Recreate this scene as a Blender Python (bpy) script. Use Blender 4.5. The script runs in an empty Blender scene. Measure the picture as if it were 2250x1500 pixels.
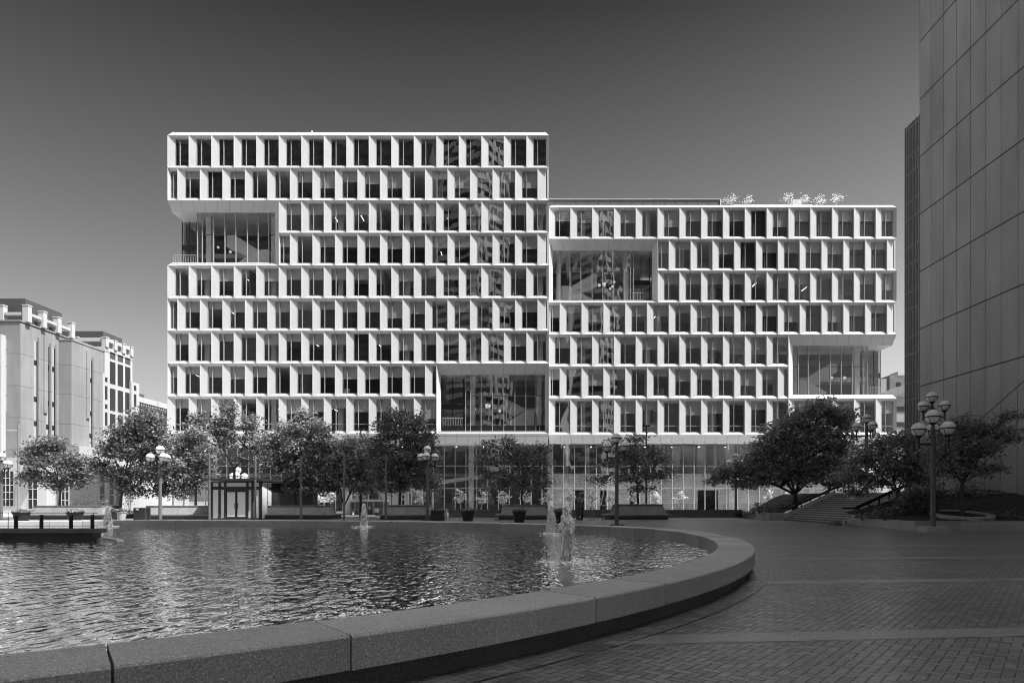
import bpy, math, random
import numpy as np
from mathutils import Vector

# ------------------------------------------------------------------ camera, world, sun, exposure
F = 1450.0; PX0 = 1151.0; HY = 1100.0; CZ = 1.7          # the photograph's own geometry (2250 px wide)
SC = bpy.context.scene
COL = SC.collection
cam_d = bpy.data.cameras.new("camera"); cam = bpy.data.objects.new("camera", cam_d); COL.objects.link(cam)
cam.location = (0, 0, CZ); cam.rotation_euler = (math.radians(90), 0, 0)
cam_d.sensor_width = 36; cam_d.lens = F / 2250 * 36
cam_d.shift_x = (1125 - PX0) / 2250; cam_d.shift_y = (HY - 750) / 2250
cam_d.clip_start = 0.1; cam_d.clip_end = 6000
SC.camera = cam

SUN = Vector((0.50, -0.22, 1.0)).normalized()            # towards the sun
EL = math.asin(SUN.z); AZ = math.atan2(SUN.x, SUN.y)
W = bpy.data.worlds.new("World"); SC.world = W; W.use_nodes = True
wn = W.node_tree; wn.nodes.clear()
sky = wn.nodes.new("ShaderNodeTexSky"); sky.sky_type = 'NISHITA'; sky.sun_disc = False
sky.sun_elevation = EL; sky.sun_rotation = AZ; sky.air_density = 1.0; sky.dust_density = 2.2; sky.ozone_density = 1.0
sep = wn.nodes.new("ShaderNodeSeparateColor")            # red-filtered black and white sky
def wmath(op, a, b):
    n = wn.nodes.new("ShaderNodeMath"); n.operation = op
    for i, x in enumerate((a, b)):
        if isinstance(x, (int, float)): n.inputs[i].default_value = x
        else: wn.links.new(x, n.inputs[i])
    return n.outputs[0]
tc = wn.nodes.new("ShaderNodeTexCoord"); sx = wn.nodes.new("ShaderNodeSeparateXYZ"); wn.links.new(tc.outputs['Generated'], sx.inputs[0])
grad = wn.nodes.new("ShaderNodeValToRGB")                # graduated filter: deep overhead, pale at the horizon
els = grad.color_ramp.elements
stops = ((0.0, 1.6), (0.19, 1.42), (0.36, 0.92), (0.47, 0.60), (0.60, 0.22), (0.70, 0.20), (1.0, 0.30))
els[0].position = 0.0; els[1].position = 1.0
for p_, v_ in stops[1:-1]: els.new(p_)
for e_, (p_, v_) in zip(els, stops): e_.position = p_; e_.color = (v_, v_, v_, 1)
wn.links.new(sx.outputs[2], grad.inputs[0])
dt = wn.nodes.new("ShaderNodeVectorMath"); dt.operation = 'DOT_PRODUCT'; dt.inputs[1].default_value = SUN; wn.links.new(tc.outputs['Generated'], dt.inputs[0])
au = wn.nodes.new("ShaderNodeMapRange"); au.interpolation_type = 'SMOOTHSTEP'    # bright haze round the sun
au.inputs[1].default_value = .60; au.inputs[2].default_value = 1.0; au.inputs[3].default_value = 0.0; au.inputs[4].default_value = 2.6
wn.links.new(dt.outputs['Value'], au.inputs[0])
side = wmath('ADD', wmath('MULTIPLY', sx.outputs[0], 0.20), 1.0)      # a little paler towards the sun's side
val = wmath('MULTIPLY', sep.outputs[0], wmath('ADD', wmath('MULTIPLY', grad.outputs[0], side), au.outputs[0]))
bg = wn.nodes.new("ShaderNodeBackground"); bg.inputs['Strength'].default_value = 0.087
wo = wn.nodes.new("ShaderNodeOutputWorld")
wn.links.new(sky.outputs[0], sep.inputs[0])
wn.links.new(val, bg.inputs['Color']); wn.links.new(bg.outputs[0], wo.inputs[0])
sl = bpy.data.lights.new("sun", 'SUN'); sl.energy = 4.9; sl.angle = math.radians(0.53); sl.color = (1, 1, 1)
so = bpy.data.objects.new("sun", sl); COL.objects.link(so); so.location = (60, -40, 120)
so.rotation_euler = SUN.to_track_quat('Z', 'Y').to_euler()
SC.view_settings.view_transform = 'Standard'; SC.view_settings.look = 'None'
SC.view_settings.exposure = 0.85; SC.view_settings.gamma = 1.0
try:
    SC.cycles.max_bounces = 7; SC.cycles.transparent_max_bounces = 10; SC.cycles.caustics_reflective = False
    SC.cycles.caustics_refractive = False; SC.cycles.sample_clamp_indirect = 6.0; SC.cycles.use_denoising = True; SC.cycles.filter_width = 1.0
except Exception:
    pass

# ------------------------------------------------------------------ helpers
def U(px, py, Y):
    return Vector(((px - PX0) * Y / F, Y, CZ + (HY - py) * Y / F))
def UX(px, Y): return (px - PX0) * Y / F
def UZ(py, Y): return CZ + (HY - py) * Y / F

class MB:
    def __init__(s): s.v = []; s.f = []; s.m = []
    def face(s, pts, m=0):
        n = len(s.v); s.v += [tuple(p) for p in pts]; s.f.append(tuple(range(n, n + len(pts)))); s.m.append(m)
    def box(s, x0, x1, y0, y1, z0, z1, m=0):
        n = len(s.v)
        s.v += [(x, y, z) for z in (z0, z1) for y in (y0, y1) for x in (x0, x1)]
        for q in ((0, 2, 3, 1), (4, 5, 7, 6), (0, 1, 5, 4), (2, 6, 7, 3), (0, 4, 6, 2), (1, 3, 7, 5)):
            s.f.append(tuple(n + i for i in q)); s.m.append(m)
    def hexa(s, b, t, m=0):                     # bottom ring, top ring of 4+ points
        k = len(b); n = len(s.v); s.v += [tuple(p) for p in b] + [tuple(p) for p in t]
        s.f.append(tuple(n + i for i in reversed(range(k)))); s.f.append(tuple(n + k + i for i in range(k))); s.m += [m, m]
        for i in range(k):
            j = (i + 1) % k; s.f.append((n + i, n + j, n + k + j, n + k + i)); s.m.append(m)
    def bar(s, a, b, w, h, m=0):                # rectangular bar from a to b
        a = Vector(a); b = Vector(b); d = (b - a).normalized()
        up = Vector((0, 0, 1)) if abs(d.z) < .95 else Vector((0, 1, 0))
        u = d.cross(up).normalized() * (w / 2); v = u.cross(d).normalized() * (h / 2)
        s.hexa([a - u - v, a + u - v, a + u + v, a - u + v], [b - u - v, b + u - v, b + u + v, b - u + v], m)
    def tube(s, pts, rs, n=8, m=0, caps=True):
        pts = [Vector(p) for p in pts]
        if not hasattr(rs, '__len__'): rs = [rs] * len(pts)
        base = len(s.v); prev = None
        for i, p in enumerate(pts):
            d = (pts[min(i + 1, len(pts) - 1)] - pts[max(i - 1, 0)]).normalized()
            if prev is None:
                a = Vector((1, 0, 0)) if abs(d.x) < .8 else Vector((0, 1, 0)); u = d.cross(a).normalized()
            else:
                u = (prev - d * prev.dot(d)).normalized()
            prev = u; w = d.cross(u)
            for k in range(n):
                t = 2 * math.pi * k / n; s.v.append(tuple(p + (u * math.cos(t) + w * math.sin(t)) * rs[i]))
        for i in range(len(pts) - 1):
            for k in range(n):
                j = (k + 1) % n; s.f.append((base + i * n + k, base + i * n + j, base + (i + 1) * n + j, base + (i + 1) * n + k)); s.m.append(m)
        if caps:
            s.f.append(tuple(base + k for k in reversed(range(n)))); s.m.append(m)
            e = base + (len(pts) - 1) * n; s.f.append(tuple(e + k for k in range(n))); s.m.append(m)
    def lathe(s, c, prof, n=16, m=0):           # prof: list of (r, z)
        base = len(s.v)
        for r, z in prof:
            for k in range(n):
                t = 2 * math.pi * k / n; s.v.append((c[0] + r * math.cos(t), c[1] + r * math.sin(t), c[2] + z))
        for i in range(len(prof) - 1):
            for k in range(n):
                j = (k + 1) % n; s.f.append((base + i * n + k, base + i * n + j, base + (i + 1) * n + j, base + (i + 1) * n + k)); s.m.append(m)
        if prof[0][0] > 1e-4: s.f.append(tuple(base + k for k in reversed(range(n)))); s.m.append(m)
        e = base + (len(prof) - 1) * n
        if prof[-1][0] > 1e-4: s.f.append(tuple(e + k for k in range(n))); s.m.append(m)
    def build(s, name, mats, parent=None, loc=None, smooth=False):
        if not isinstance(mats, (list, tuple)): mats = [mats]
        if parent is not None: loc = Vector(parent['_o'])
        loc = Vector(loc) if loc is not None else Vector((0, 0, 0))
        me = bpy.data.meshes.new(name)
        lx, ly, lz = loc
        me.from_pydata([(x - lx, y - ly, z - lz) for x, y, z in s.v], [], s.f)
        for mt in mats: me.materials.append(mt)
        if len(mats) > 1: me.polygons.foreach_set('material_index', s.m)
        if smooth: me.polygons.foreach_set('use_smooth', [True] * len(me.polygons))
        me.update()
        o = bpy.data.objects.new(name, me); COL.objects.link(o); o['_o'] = tuple(loc)
        if parent is not None: o.parent = parent
        else: o.location = loc
        return o

def tag(o, label, cat=None, group=None, kind=None):
    o['label'] = label
    if cat: o['category'] = cat
    if group: o['group'] = group
    if kind: o['kind'] = kind
    return o
def thing(name, loc, label, cat, group=None):
    o = bpy.data.objects.new(name, None); COL.objects.link(o); o.location = loc; o['_o'] = tuple(loc); o.empty_display_size = .3
    return tag(o, label, cat, group)
def dup(root, loc, label, rotz=0.0, scale=1.0):
    def cp(o, parent):
        c = o.copy(); COL.objects.link(c)
        if parent is not None: c.parent = parent
        for ch in o.children: cp(ch, c)
        return c
    c = cp(root, None); c.location = loc; c.rotation_euler = (0, 0, rotz); c.scale = (scale,) * 3; c['label'] = label
    c['_o'] = tuple(loc)
    return c
def structure(o, label=None):
    o['kind'] = 'structure'
    if label: o['label'] = label
    return o

# ------------------------------------------------------------------ materials
def base_mat(name):
    m = bpy.data.materials.new(name); m.use_nodes = True; nt = m.node_tree
    return m, nt, nt.nodes['Principled BSDF']
def nd(nt, t, **k):
    n = nt.nodes.new(t)
    for a, b in k.items(): setattr(n, a, b)
    return n
def MA(nt, op, a, b=None, c=None):
    n = nt.nodes.new('ShaderNodeMath'); n.operation = op
    for i, x in enumerate((a, b, c)):
        if x is None: continue
        if isinstance(x, (int, float)): n.inputs[i].default_value = x
        else: nt.links.new(x, n.inputs[i])
    return n.outputs[0]
def gray(v): return (v, v, v, 1)
def noise(nt, vec, scale, detail=3, rough=.55):
    n = nd(nt, 'ShaderNodeTexNoise'); n.inputs['Scale'].default_value = scale; n.inputs['Detail'].default_value = detail
    n.inputs['Roughness'].default_value = rough; nt.links.new(vec, n.inputs['Vector']); return n.outputs['Fac']
def wpos(nt): return nd(nt, 'ShaderNodeNewGeometry').outputs['Position']
def mapped(nt, vec, sc):
    n = nd(nt, 'ShaderNodeMapping'); n.inputs['Scale'].default_value = sc; nt.links.new(vec, n.inputs['Vector']); return n.outputs[0]
def ramp(nt, fac, lo, hi, a, b):
    n = nd(nt, 'ShaderNodeMapRange'); n.inputs[1].default_value = lo; n.inputs[2].default_value = hi
    n.inputs[3].default_value = a; n.inputs[4].default_value = b; nt.links.new(fac, n.inputs[0]); return n.outputs[0]
def tocol(nt, bsdf, val):
    n = nd(nt, 'ShaderNodeCombineColor')
    for i in range(3): nt.links.new(val, n.inputs[i])
    nt.links.new(n.outputs[0], bsdf.inputs['Base Color'])
def bumpit(nt, bsdf, h, strength, dist):
    n = nd(nt, 'ShaderNodeBump'); n.inputs['Strength'].default_value = strength; n.inputs['Distance'].default_value = dist
    nt.links.new(h, n.inputs['Height']); nt.links.new(n.outputs[0], bsdf.inputs['Normal'])

def plain(name, v, rough=.6, var=.08, scale=3.0, metal=0.0, spec=.5):
    m, nt, b = base_mat(name); p = wpos(nt)
    tocol(nt, b, ramp(nt, noise(nt, p, scale, 4), .25, .75, v * (1 - var), v * (1 + var)))
    b.inputs['Roughness'].default_value = rough; b.inputs['Metallic'].default_value = metal
    b.inputs['Specular IOR Level'].default_value = spec
    return m
def granite(name, v, speck=.5, scale=90.0, stain=.12, rough=.7, bump=.25, per=True):
    m, nt, b = base_mat(name); p = wpos(nt)
    f1 = ramp(nt, noise(nt, p, scale, 2, .7), .3, .7, 1 - speck, 1 + speck)
    f2 = ramp(nt, noise(nt, p, .9, 4), .3, .7, 1 - stain, 1 + stain)
    vo = nd(nt, 'ShaderNodeTexVoronoi'); vo.inputs['Scale'].default_value = scale * 1.6; nt.links.new(p, vo.inputs['Vector'])
    sp = ramp(nt, nd_out(nt, vo.outputs['Color']), .90, .97, 0.0, v * .8)
    val = MA(nt, 'ADD', MA(nt, 'MULTIPLY', MA(nt, 'MULTIPLY', f1, f2), v), sp)
    if per:
        oi = nd(nt, 'ShaderNodeObjectInfo'); val = MA(nt, 'MULTIPLY', val, ramp(nt, oi.outputs['Random'], 0, 1, .86, 1.12))
    tocol(nt, b, val); b.inputs['Roughness'].default_value = rough
    bumpit(nt, b, noise(nt, p, scale * .6, 2), bump, .004)
    return m
def nd_out(nt, colsock):
    s = nd(nt, 'ShaderNodeSeparateColor'); nt.links.new(colsock, s.inputs[0]); return s.outputs[0]

def herringbone(name, v):
    m, nt, b = base_mat(name); p = wpos(nt)
    mp = nd(nt, 'ShaderNodeMapping'); mp.inputs['Rotation'].default_value = (0, 0, math.radians(45 - 6)); nt.links.new(p, mp.inputs['Vector'])
    se = nd(nt, 'ShaderNodeSeparateXYZ'); nt.links.new(mp.outputs[0], se.inputs[0])
    cs = .108
    x = MA(nt, 'DIVIDE', se.outputs[0], cs); y = MA(nt, 'DIVIDE', se.outputs[1], cs)
    i = MA(nt, 'FLOOR', x); j = MA(nt, 'FLOOR', y); u = MA(nt, 'SUBTRACT', x, i); w = MA(nt, 'SUBTRACT', y, j)
    k = MA(nt, 'FLOORED_MODULO', MA(nt, 'SUBTRACT', i, j), 4.0)
    def eq(n): return MA(nt, 'COMPARE', k, float(n), .1)
    k0, k1, k2, k3 = eq(0), eq(1), eq(2), eq(3)
    u1 = MA(nt, 'SUBTRACT', 1.0, u); w1 = MA(nt, 'SUBTRACT', 1.0, w)
    # the shared edge of each brick's two cells is not a joint
    dl = MA(nt, 'ADD', u, k1); dr = MA(nt, 'ADD', u1, k0); db = MA(nt, 'ADD', w, k2); dt = MA(nt, 'ADD', w1, k3)
    d = MA(nt, 'MINIMUM', MA(nt, 'MINIMUM', dl, dr), MA(nt, 'MINIMUM', db, dt))
    bi = MA(nt, 'SUBTRACT', i, k1); bj = MA(nt, 'SUBTRACT', j, k2)
    cv = nd(nt, 'ShaderNodeCombineXYZ'); nt.links.new(bi, cv.inputs[0]); nt.links.new(bj, cv.inputs[1])
    wnz = nd(nt, 'ShaderNodeTexWhiteNoise'); wnz.noise_dimensions = '3D'; nt.links.new(cv.outputs[0], wnz.inputs['Vector'])
    tone = ramp(nt, wnz.outputs['Value'], 0, 1, .70, 1.30)
    big = ramp(nt, noise(nt, p, .35, 4), .3, .7, .82, 1.18)
    fine = ramp(nt, noise(nt, p, 45, 3), .3, .7, .85, 1.15)
    face = MA(nt, 'MULTIPLY', MA(nt, 'MULTIPLY', tone, big), MA(nt, 'MULTIPLY', fine, v))
    jw = ramp(nt, noise(nt, p, 7, 2), .35, .7, .02, .06)
    dn = MA(nt, 'SUBTRACT', d, jw)
    msk = ramp(nt, dn, 0.0, .05, .22, 1.0)
    # crumbs, leaves and pale specks lying on the bricks
    vo = nd(nt, 'ShaderNodeTexVoronoi'); vo.inputs['Scale'].default_value = 2.2; nt.links.new(p, vo.inputs['Vector'])
    spk = ramp(nt, vo.outputs['Distance'], .012, .022, .30, 0.0)
    rnd = ramp(nt, nd_out(nt, vo.outputs['Color']), .72, .76, 0.0, 1.0)
    tocol(nt, b, MA(nt, 'ADD', MA(nt, 'MULTIPLY', face, msk), MA(nt, 'MULTIPLY', spk, rnd)))
    b.inputs['Roughness'].default_value = .32
    hh = MA(nt, 'ADD', ramp(nt, dn, 0, .09, 0, 1), MA(nt, 'MULTIPLY', wnz.outputs['Value'], .35))
    bumpit(nt, b, hh, .6, .006)
    return m

def joints(name, v, sy, sz, oy, oz, wy, wz, axis=1, var=.06, rough=.55, dark=.25, speck=.25):
    """stone wall: panels with a vertical joint every sy metres along axis and a horizontal one every sz"""
    m, nt, b = base_mat(name); p = wpos(nt); se = nd(nt, 'ShaderNodeSeparateXYZ'); nt.links.new(p, se.inputs[0])
    a = MA(nt, 'DIVIDE', MA(nt, 'SUBTRACT', se.outputs[axis], oy), sy); c = MA(nt, 'DIVIDE', MA(nt, 'SUBTRACT', se.outputs[2], oz), sz)
    ia = MA(nt, 'FLOOR', a); ic = MA(nt, 'FLOOR', c)
    fa = MA(nt, 'ABSOLUTE', MA(nt, 'SUBTRACT', MA(nt, 'SUBTRACT', a, ia), .5)); fc = MA(nt, 'ABSOLUTE', MA(nt, 'SUBTRACT', MA(nt, 'SUBTRACT', c, ic), .5))
    ja = ramp(nt, fa, .5 - wy / sy, .5 - wy / sy * .4, 1.0, dark * 1.6); jc = ramp(nt, fc, .5 - wz / sz, .5 - wz / sz * .5, 1.0, dark)
    cv = nd(nt, 'ShaderNodeCombineXYZ'); nt.links.new(ia, cv.inputs[0]); nt.links.new(ic, cv.inputs[1])
    wnz = nd(nt, 'ShaderNodeTexWhiteNoise'); nt.links.new(cv.outputs[0], wnz.inputs['Vector'])
    t = MA(nt, 'MULTIPLY', ramp(nt, wnz.outputs['Value'], 0, 1, 1 - var, 1 + var), ramp(nt, noise(nt, mapped(nt, p, (.5, .5, .14)), 1.0, 6, .65), .3, .7, .82, 1.18))
    t = MA(nt, 'MULTIPLY', t, ramp(nt, noise(nt, p, 22, 2, .7), .3, .7, 1 - speck, 1 + speck))
    tocol(nt, b, MA(nt, 'MULTIPLY', MA(nt, 'MULTIPLY', t, v), MA(nt, 'MULTIPLY', ja, jc)))
    b.inputs['Roughness'].default_value = rough
    return m

def glass(name, refl, tint, wave=.02, wscale=.5):
    m = bpy.data.materials.new(name); m.use_nodes = True; nt = m.node_tree; nt.nodes.clear()
    p = wpos(nt)
    n1 = noise(nt, mapped(nt, p, (1, 1, .55)), wscale, 2, .4)
    bp = nd(nt, 'ShaderNodeBump'); bp.inputs['Strength'].default_value = 1.0; bp.inputs['Distance'].default_value = wave; nt.links.new(n1, bp.inputs['Height'])
    gl = nd(nt, 'ShaderNodeBsdfGlossy'); gl.inputs['Roughness'].default_value = .0; gl.inputs['Color'].default_value = gray(.95); nt.links.new(bp.outputs[0], gl.inputs['Normal'])
    tr = nd(nt, 'ShaderNodeBsdfTransparent'); tr.inputs['Color'].default_value = gray(tint)
    fr = nd(nt, 'ShaderNodeFresnel'); gb = nd(nt, 'ShaderNodeNewGeometry'); nt.links.new(ramp(nt, gb.outputs['Backfacing'], 0, 1, 1.5, 1 / 1.5), fr.inputs['IOR'])   # a thin pane: alike from both sides
    mx = nd(nt, 'ShaderNodeMixShader'); out = nd(nt, 'ShaderNodeOutputMaterial')
    nt.links.new(MA(nt, 'MINIMUM', MA(nt, 'ADD', fr.outputs[0], refl), 1.0), mx.inputs[0])
    nt.links.new(tr.outputs[0], mx.inputs[1]); nt.links.new(gl.outputs[0], mx.inputs[2]); nt.links.new(mx.outputs[0], out.inputs[0])
    return m
def leafmat(name, lo, hi, trans=.35):
    m = bpy.data.materials.new(name); m.use_nodes = True; nt = m.node_tree; nt.nodes.clear()
    g = nd(nt, 'ShaderNodeNewGeometry'); v = ramp(nt, g.outputs['Random Per Island'], 0, 1, lo, hi)
    cc = nd(nt, 'ShaderNodeCombineColor')
    for i in range(3): nt.links.new(v, cc.inputs[i])
    b = nd(nt, 'ShaderNodeBsdfPrincipled'); b.inputs['Roughness'].default_value = .5; b.inputs['Specular IOR Level'].default_value = .3
    t = nd(nt, 'ShaderNodeBsdfTranslucent'); mx = nd(nt, 'ShaderNodeMixShader'); mx.inputs[0].default_value = trans
    out = nd(nt, 'ShaderNodeOutputMaterial')
    nt.links.new(cc.outputs[0], b.inputs['Base Color']); nt.links.new(cc.outputs[0], t.inputs['Color'])
    nt.links.new(b.outputs[0], mx.inputs[1]); nt.links.new(t.outputs[0], mx.inputs[2]); nt.links.new(mx.outputs[0], out.inputs[0])
    return m
def emit(name, s):
    m = bpy.data.materials.new(name); m.use_nodes = True; nt = m.node_tree; nt.nodes.clear()
    e = nd(nt, 'ShaderNodeEmission'); e.inputs['Strength'].default_value = s; e.inputs['Color'].default_value = gray(1)
    out = nd(nt, 'ShaderNodeOutputMaterial'); nt.links.new(e.outputs[0], out.inputs[0]); return m

M = {}
def cladding(name, v):
    m, nt, b = base_mat(name); p = wpos(nt); oi = nd(nt, 'ShaderNodeObjectInfo')
    t = MA(nt, 'MULTIPLY', ramp(nt, noise(nt, p, .5, 3), .3, .7, .97, 1.03), ramp(nt, noise(nt, mapped(nt, p, (2.2, 2.2, .25)), 1.6, 4, .6), .3, .75, 1.0, .93))
    t = MA(nt, 'MULTIPLY', t, ramp(nt, oi.outputs['Random'], 0, 1, .965, 1.02))
    tocol(nt, b, MA(nt, 'MULTIPLY', t, v)); b.inputs['Roughness'].default_value = .45
    return m
M['white'] = cladding('white_cladding', .61)
M['gray_clad'] = plain('pale_cladding', .72, .5, .03, .6)
M['seam'] = plain('dark_seam', .06, .6)
M['seam2'] = plain('panel_seam', .16, .6)
M['mull'] = plain('aluminium_mullion', .42, .4, .05)
M['dkmull'] = plain('dark_mullion', .05, .45, .05)
M['pane'] = glass('window_glass', .17, .99, .007, .5)
M['bigpane'] = glass('curtain_wall_glass', .15, .95, .006, .5)
M['slab'] = plain('interior_ceiling', .85, .8, .04)
M['inwall'] = plain('interior_wall', .28, .8, .15, .6)
M['indark'] = plain('interior_dark', .05, .8, .2, .5)
M['incol'] = plain('interior_column', .62, .8, .05)
M['blind'] = plain('dark_backing_panel', .022, .6, .2, .8)
M['rollblind'] = plain('mesh_roller_blind', .55, .8, .06)
M['stairwhite'] = plain('white_stair', .85, .6, .03)
M['light'] = emit('fluorescent_tube', 3.0)
M['globe_in'] = emit('pendant_globe_glow', .35)
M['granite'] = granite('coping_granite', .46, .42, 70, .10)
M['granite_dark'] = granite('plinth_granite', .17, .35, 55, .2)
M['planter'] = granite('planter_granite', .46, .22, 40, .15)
M['bench'] = granite('bench_granite', .20, .25, 40, .15)
M['brick'] = herringbone('herringbone_brick', .225)
M['band'] = granite('paving_band_granite', .285, .35, 45, .2, .38, .2, False)
M['street'] = plain('street_concrete', .20, .85, .15, .4)
M['walk'] = plain('bounce_sidewalk_concrete', .55, .85, .10, .5)
M['black'] = plain('black_paint', .018, .35, .2)
M['black_metal'] = plain('dark_bronze_metal', .035, .4, .2)
M['gray_metal'] = plain('gray_painted_pole', .20, .5, .1)
M['globe'] = plain('lamp_glass', .94, .3, .02)
M['soil'] = plain('mulch', .035, .95, .5, 18)
M['bark'] = plain('bark', .10, .9, .4, 9)
M['bark_pale'] = plain('pale_bark', .45, .9, .2, 9)
M['leaf_sun'] = leafmat('locust_leaf', .07, .34, .36)
M['leaf_mid'] = leafmat('shade_tree_leaf', .09, .42, .33)
M['leaf_dark'] = leafmat('dense_tree_leaf', .14, .62, .35)
M['leaf_young'] = leafmat('young_tree_leaf', .55, .90, .35)
M['pot'] = plain('black_planter', .02, .5, .2)
M['pot_pale'] = plain('pale_planter', .45, .6, .1)
M['panel_pale'] = plain('kiosk_panel', .80, .3, .04)
M['tower'] = joints('tower_granite', .38, 1.672, 5.1, 58.7, 11.86, .035, .075, 1, .09, .5, .12, .16)
M['tower_front'] = joints('tower_granite_end', .38, 1.672, 5.1, 35.2, 11.86, .035, .075, 0, .05, .5, .12, .12)
M['jail'] = joints('precast_panel', .26, 2.1, 4.6, 95, 27.5, .05, .05, 1, .04, .8, .45, .10)
M['jail_front'] = joints('precast_panel_front', .26, 2.3, 4.6, -72.5, 27.5, .05, .05, 0, .04, .8, .45, .10)
M['jail_white'] = plain('white_precast', .46, .7, .04)
M['jail_blind'] = plain('pale_window_blind', .38, .7, .05)
M['jail_dark'] = plain('dark_window_glass', .02, .15, .1)
M['screen'] = plain('louvred_screen', .07, .6, .15, 2)
M['brickwall'] = joints('brown_brick', .16, .9, .3, 0, 0, .03, .02, 0, .12, .85, .5)
M['stone_in'] = joints('travertine_wall', .62, 40, .32, 0, 0, .01, .03, 0, .12, .8, .6)
M['foam'] = None

# water with wind ripples
def water():
    m = bpy.data.materials.new('pool_water'); m.use_nodes = True; nt = m.node_tree; nt.nodes.clear(); p = wpos(nt)
    h1 = noise(nt, mapped(nt, p, (1, .50, 1)), 10.0, 0, .5)
    h2 = noise(nt, mapped(nt, p, (1, .50, 1)), 4.6, 0, .5)
    h3 = noise(nt, mapped(nt, p, (.8, .5, 1)), 1.7, 1, .5)
    h = MA(nt, 'ADD', MA(nt, 'MULTIPLY', h1, .013), MA(nt, 'ADD', MA(nt, 'MULTIPLY', h2, .020), MA(nt, 'MULTIPLY', h3, .022)))
    bp = nd(nt, 'ShaderNodeBump'); bp.inputs['Strength'].default_value = 1.0; bp.inputs['Distance'].default_value = 1.0; nt.links.new(h, bp.inputs['Height'])
    fr = nd(nt, 'ShaderNodeFresnel'); fr.inputs['IOR'].default_value = 1.5; nt.links.new(bp.outputs[0], fr.inputs['Normal'])
    df = nd(nt, 'ShaderNodeBsdfDiffuse'); df.inputs['Color'].default_value = gray(.05)
    gl = nd(nt, 'ShaderNodeBsdfGlossy'); gl.inputs['Roughness'].default_value = .02; gl.inputs['Color'].default_value = gray(1.0); nt.links.new(bp.outputs[0], gl.inputs['Normal'])
    mx = nd(nt, 'ShaderNodeMixShader'); out = nd(nt, 'ShaderNodeOutputMaterial')
    nt.links.new(MA(nt, 'MINIMUM', MA(nt, 'ADD', MA(nt, 'MULTIPLY', fr.outputs[0], .9), .48), 1.0), mx.inputs[0])
    nt.links.new(df.outputs[0], mx.inputs[1]); nt.links.new(gl.outputs[0], mx.inputs[2]); nt.links.new(mx.outputs[0], out.inputs[0])
    return m
M['water'] = water()
M['dark_stone'] = plain('dark_city_stone', .07, .8, .2, .2)
def foam():
    m = bpy.data.materials.new('white_water'); m.use_nodes = True; nt = m.node_tree; nt.nodes.clear()
    p = wpos(nt); n = noise(nt, mapped(nt, p, (1, 1, .28)), 11, 4, .65)
    # countless drops facing every way: the sky lights the whole sheath from above
    b = nd(nt, 'ShaderNodeBsdfDiffuse'); b.inputs['Color'].default_value = gray(1.0)
    tl = nd(nt, 'ShaderNodeBsdfTranslucent'); tl.inputs[0].default_value = gray(1.0)
    gN = nd(nt, 'ShaderNodeNewGeometry')
    for sh, sg in ((b, 1.0), (tl, -1.0)):
        up = nd(nt, 'ShaderNodeVectorMath', operation='MULTIPLY_ADD'); up.inputs[1].default_value = (.35 * sg,) * 3; up.inputs[2].default_value = (0, 0, .8 * sg)
        nt.links.new(gN.outputs['Normal'], up.inputs[0]); nz_ = nd(nt, 'ShaderNodeVectorMath', operation='NORMALIZE'); nt.links.new(up.outputs[0], nz_.inputs[0]); nt.links.new(nz_.outputs[0], sh.inputs['Normal'])
    m0 = nd(nt, 'ShaderNodeAddShader')
    tr = nd(nt, 'ShaderNodeBsdfTransparent'); tr.inputs[0].default_value = gray(.95)
    m1 = nd(nt, 'ShaderNodeMixShader'); out = nd(nt, 'ShaderNodeOutputMaterial')
    nt.links.new(b.outputs[0], m0.inputs[0]); nt.links.new(tl.outputs[0], m0.inputs[1])
    nt.links.new(ramp(nt, n, .24, .42, .55, 1.0), m1.inputs[0]); nt.links.new(tr.outputs[0], m1.inputs[1]); nt.links.new(m0.outputs[0], m1.inputs[2])
    nt.links.new(m1.outputs[0], out.inputs[0]); return m
M['foam'] = foam()

# ------------------------------------------------------------------ ground, paving
g = MB(); g.face([(-2500, -2500, 0), (2500, -2500, 0), (2500, 2500, 0), (-2500, 2500, 0)])
structure(g.build('ground', M['street']), 'pale concrete street ground running out to the horizon')
g = MB(); g.face([(-75, -60, .004), (35, -60, .004), (35, 71, .004), (-75, 71, .004)])
structure(g.build('plaza_paving', M['brick']), 'dark herringbone brick paving of the plaza')
g = MB(); g.face([(-75, 71, .008), (60, 71, .008), (60, 97, .008), (-75, 97, .008)])
structure(g.build('bounce_sidewalk', M['walk']), 'pale pavement added before the office building to bounce sunlight onto its fascia')  # strip added and kept pale as a bounce surface for fascia and lobby
# pale granite bands across the brick, turned six degrees like the paving grid
bz = MB(); ca, sa = math.cos(math.radians(5.5)), math.sin(math.radians(5.5))
def rot(x, y): return (x * ca - y * sa, x * sa + y * ca)
for k in range(-3, 13):
    yc = 7.9 + 5.25 * k
    a0, a1 = -64, (31 if yc < 33 else 20.5)
    pts = [rot(a0, yc - .26), rot(a1, yc - .26), rot(a1, yc + .26), rot(a0, yc + .26)]
    bz.face([(x, y, .008) for x, y in pts])
for xc in (25.8,):
    pts = [rot(xc - .26, -20), rot(xc + .26, -20), rot(xc + .26, 34), rot(xc - .26, 34)]
    bz.face([(x, y, .012) for x, y in pts])
structure(bz.build('paving_band', M['band']), 'pale granite bands crossing the brick paving')
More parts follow.
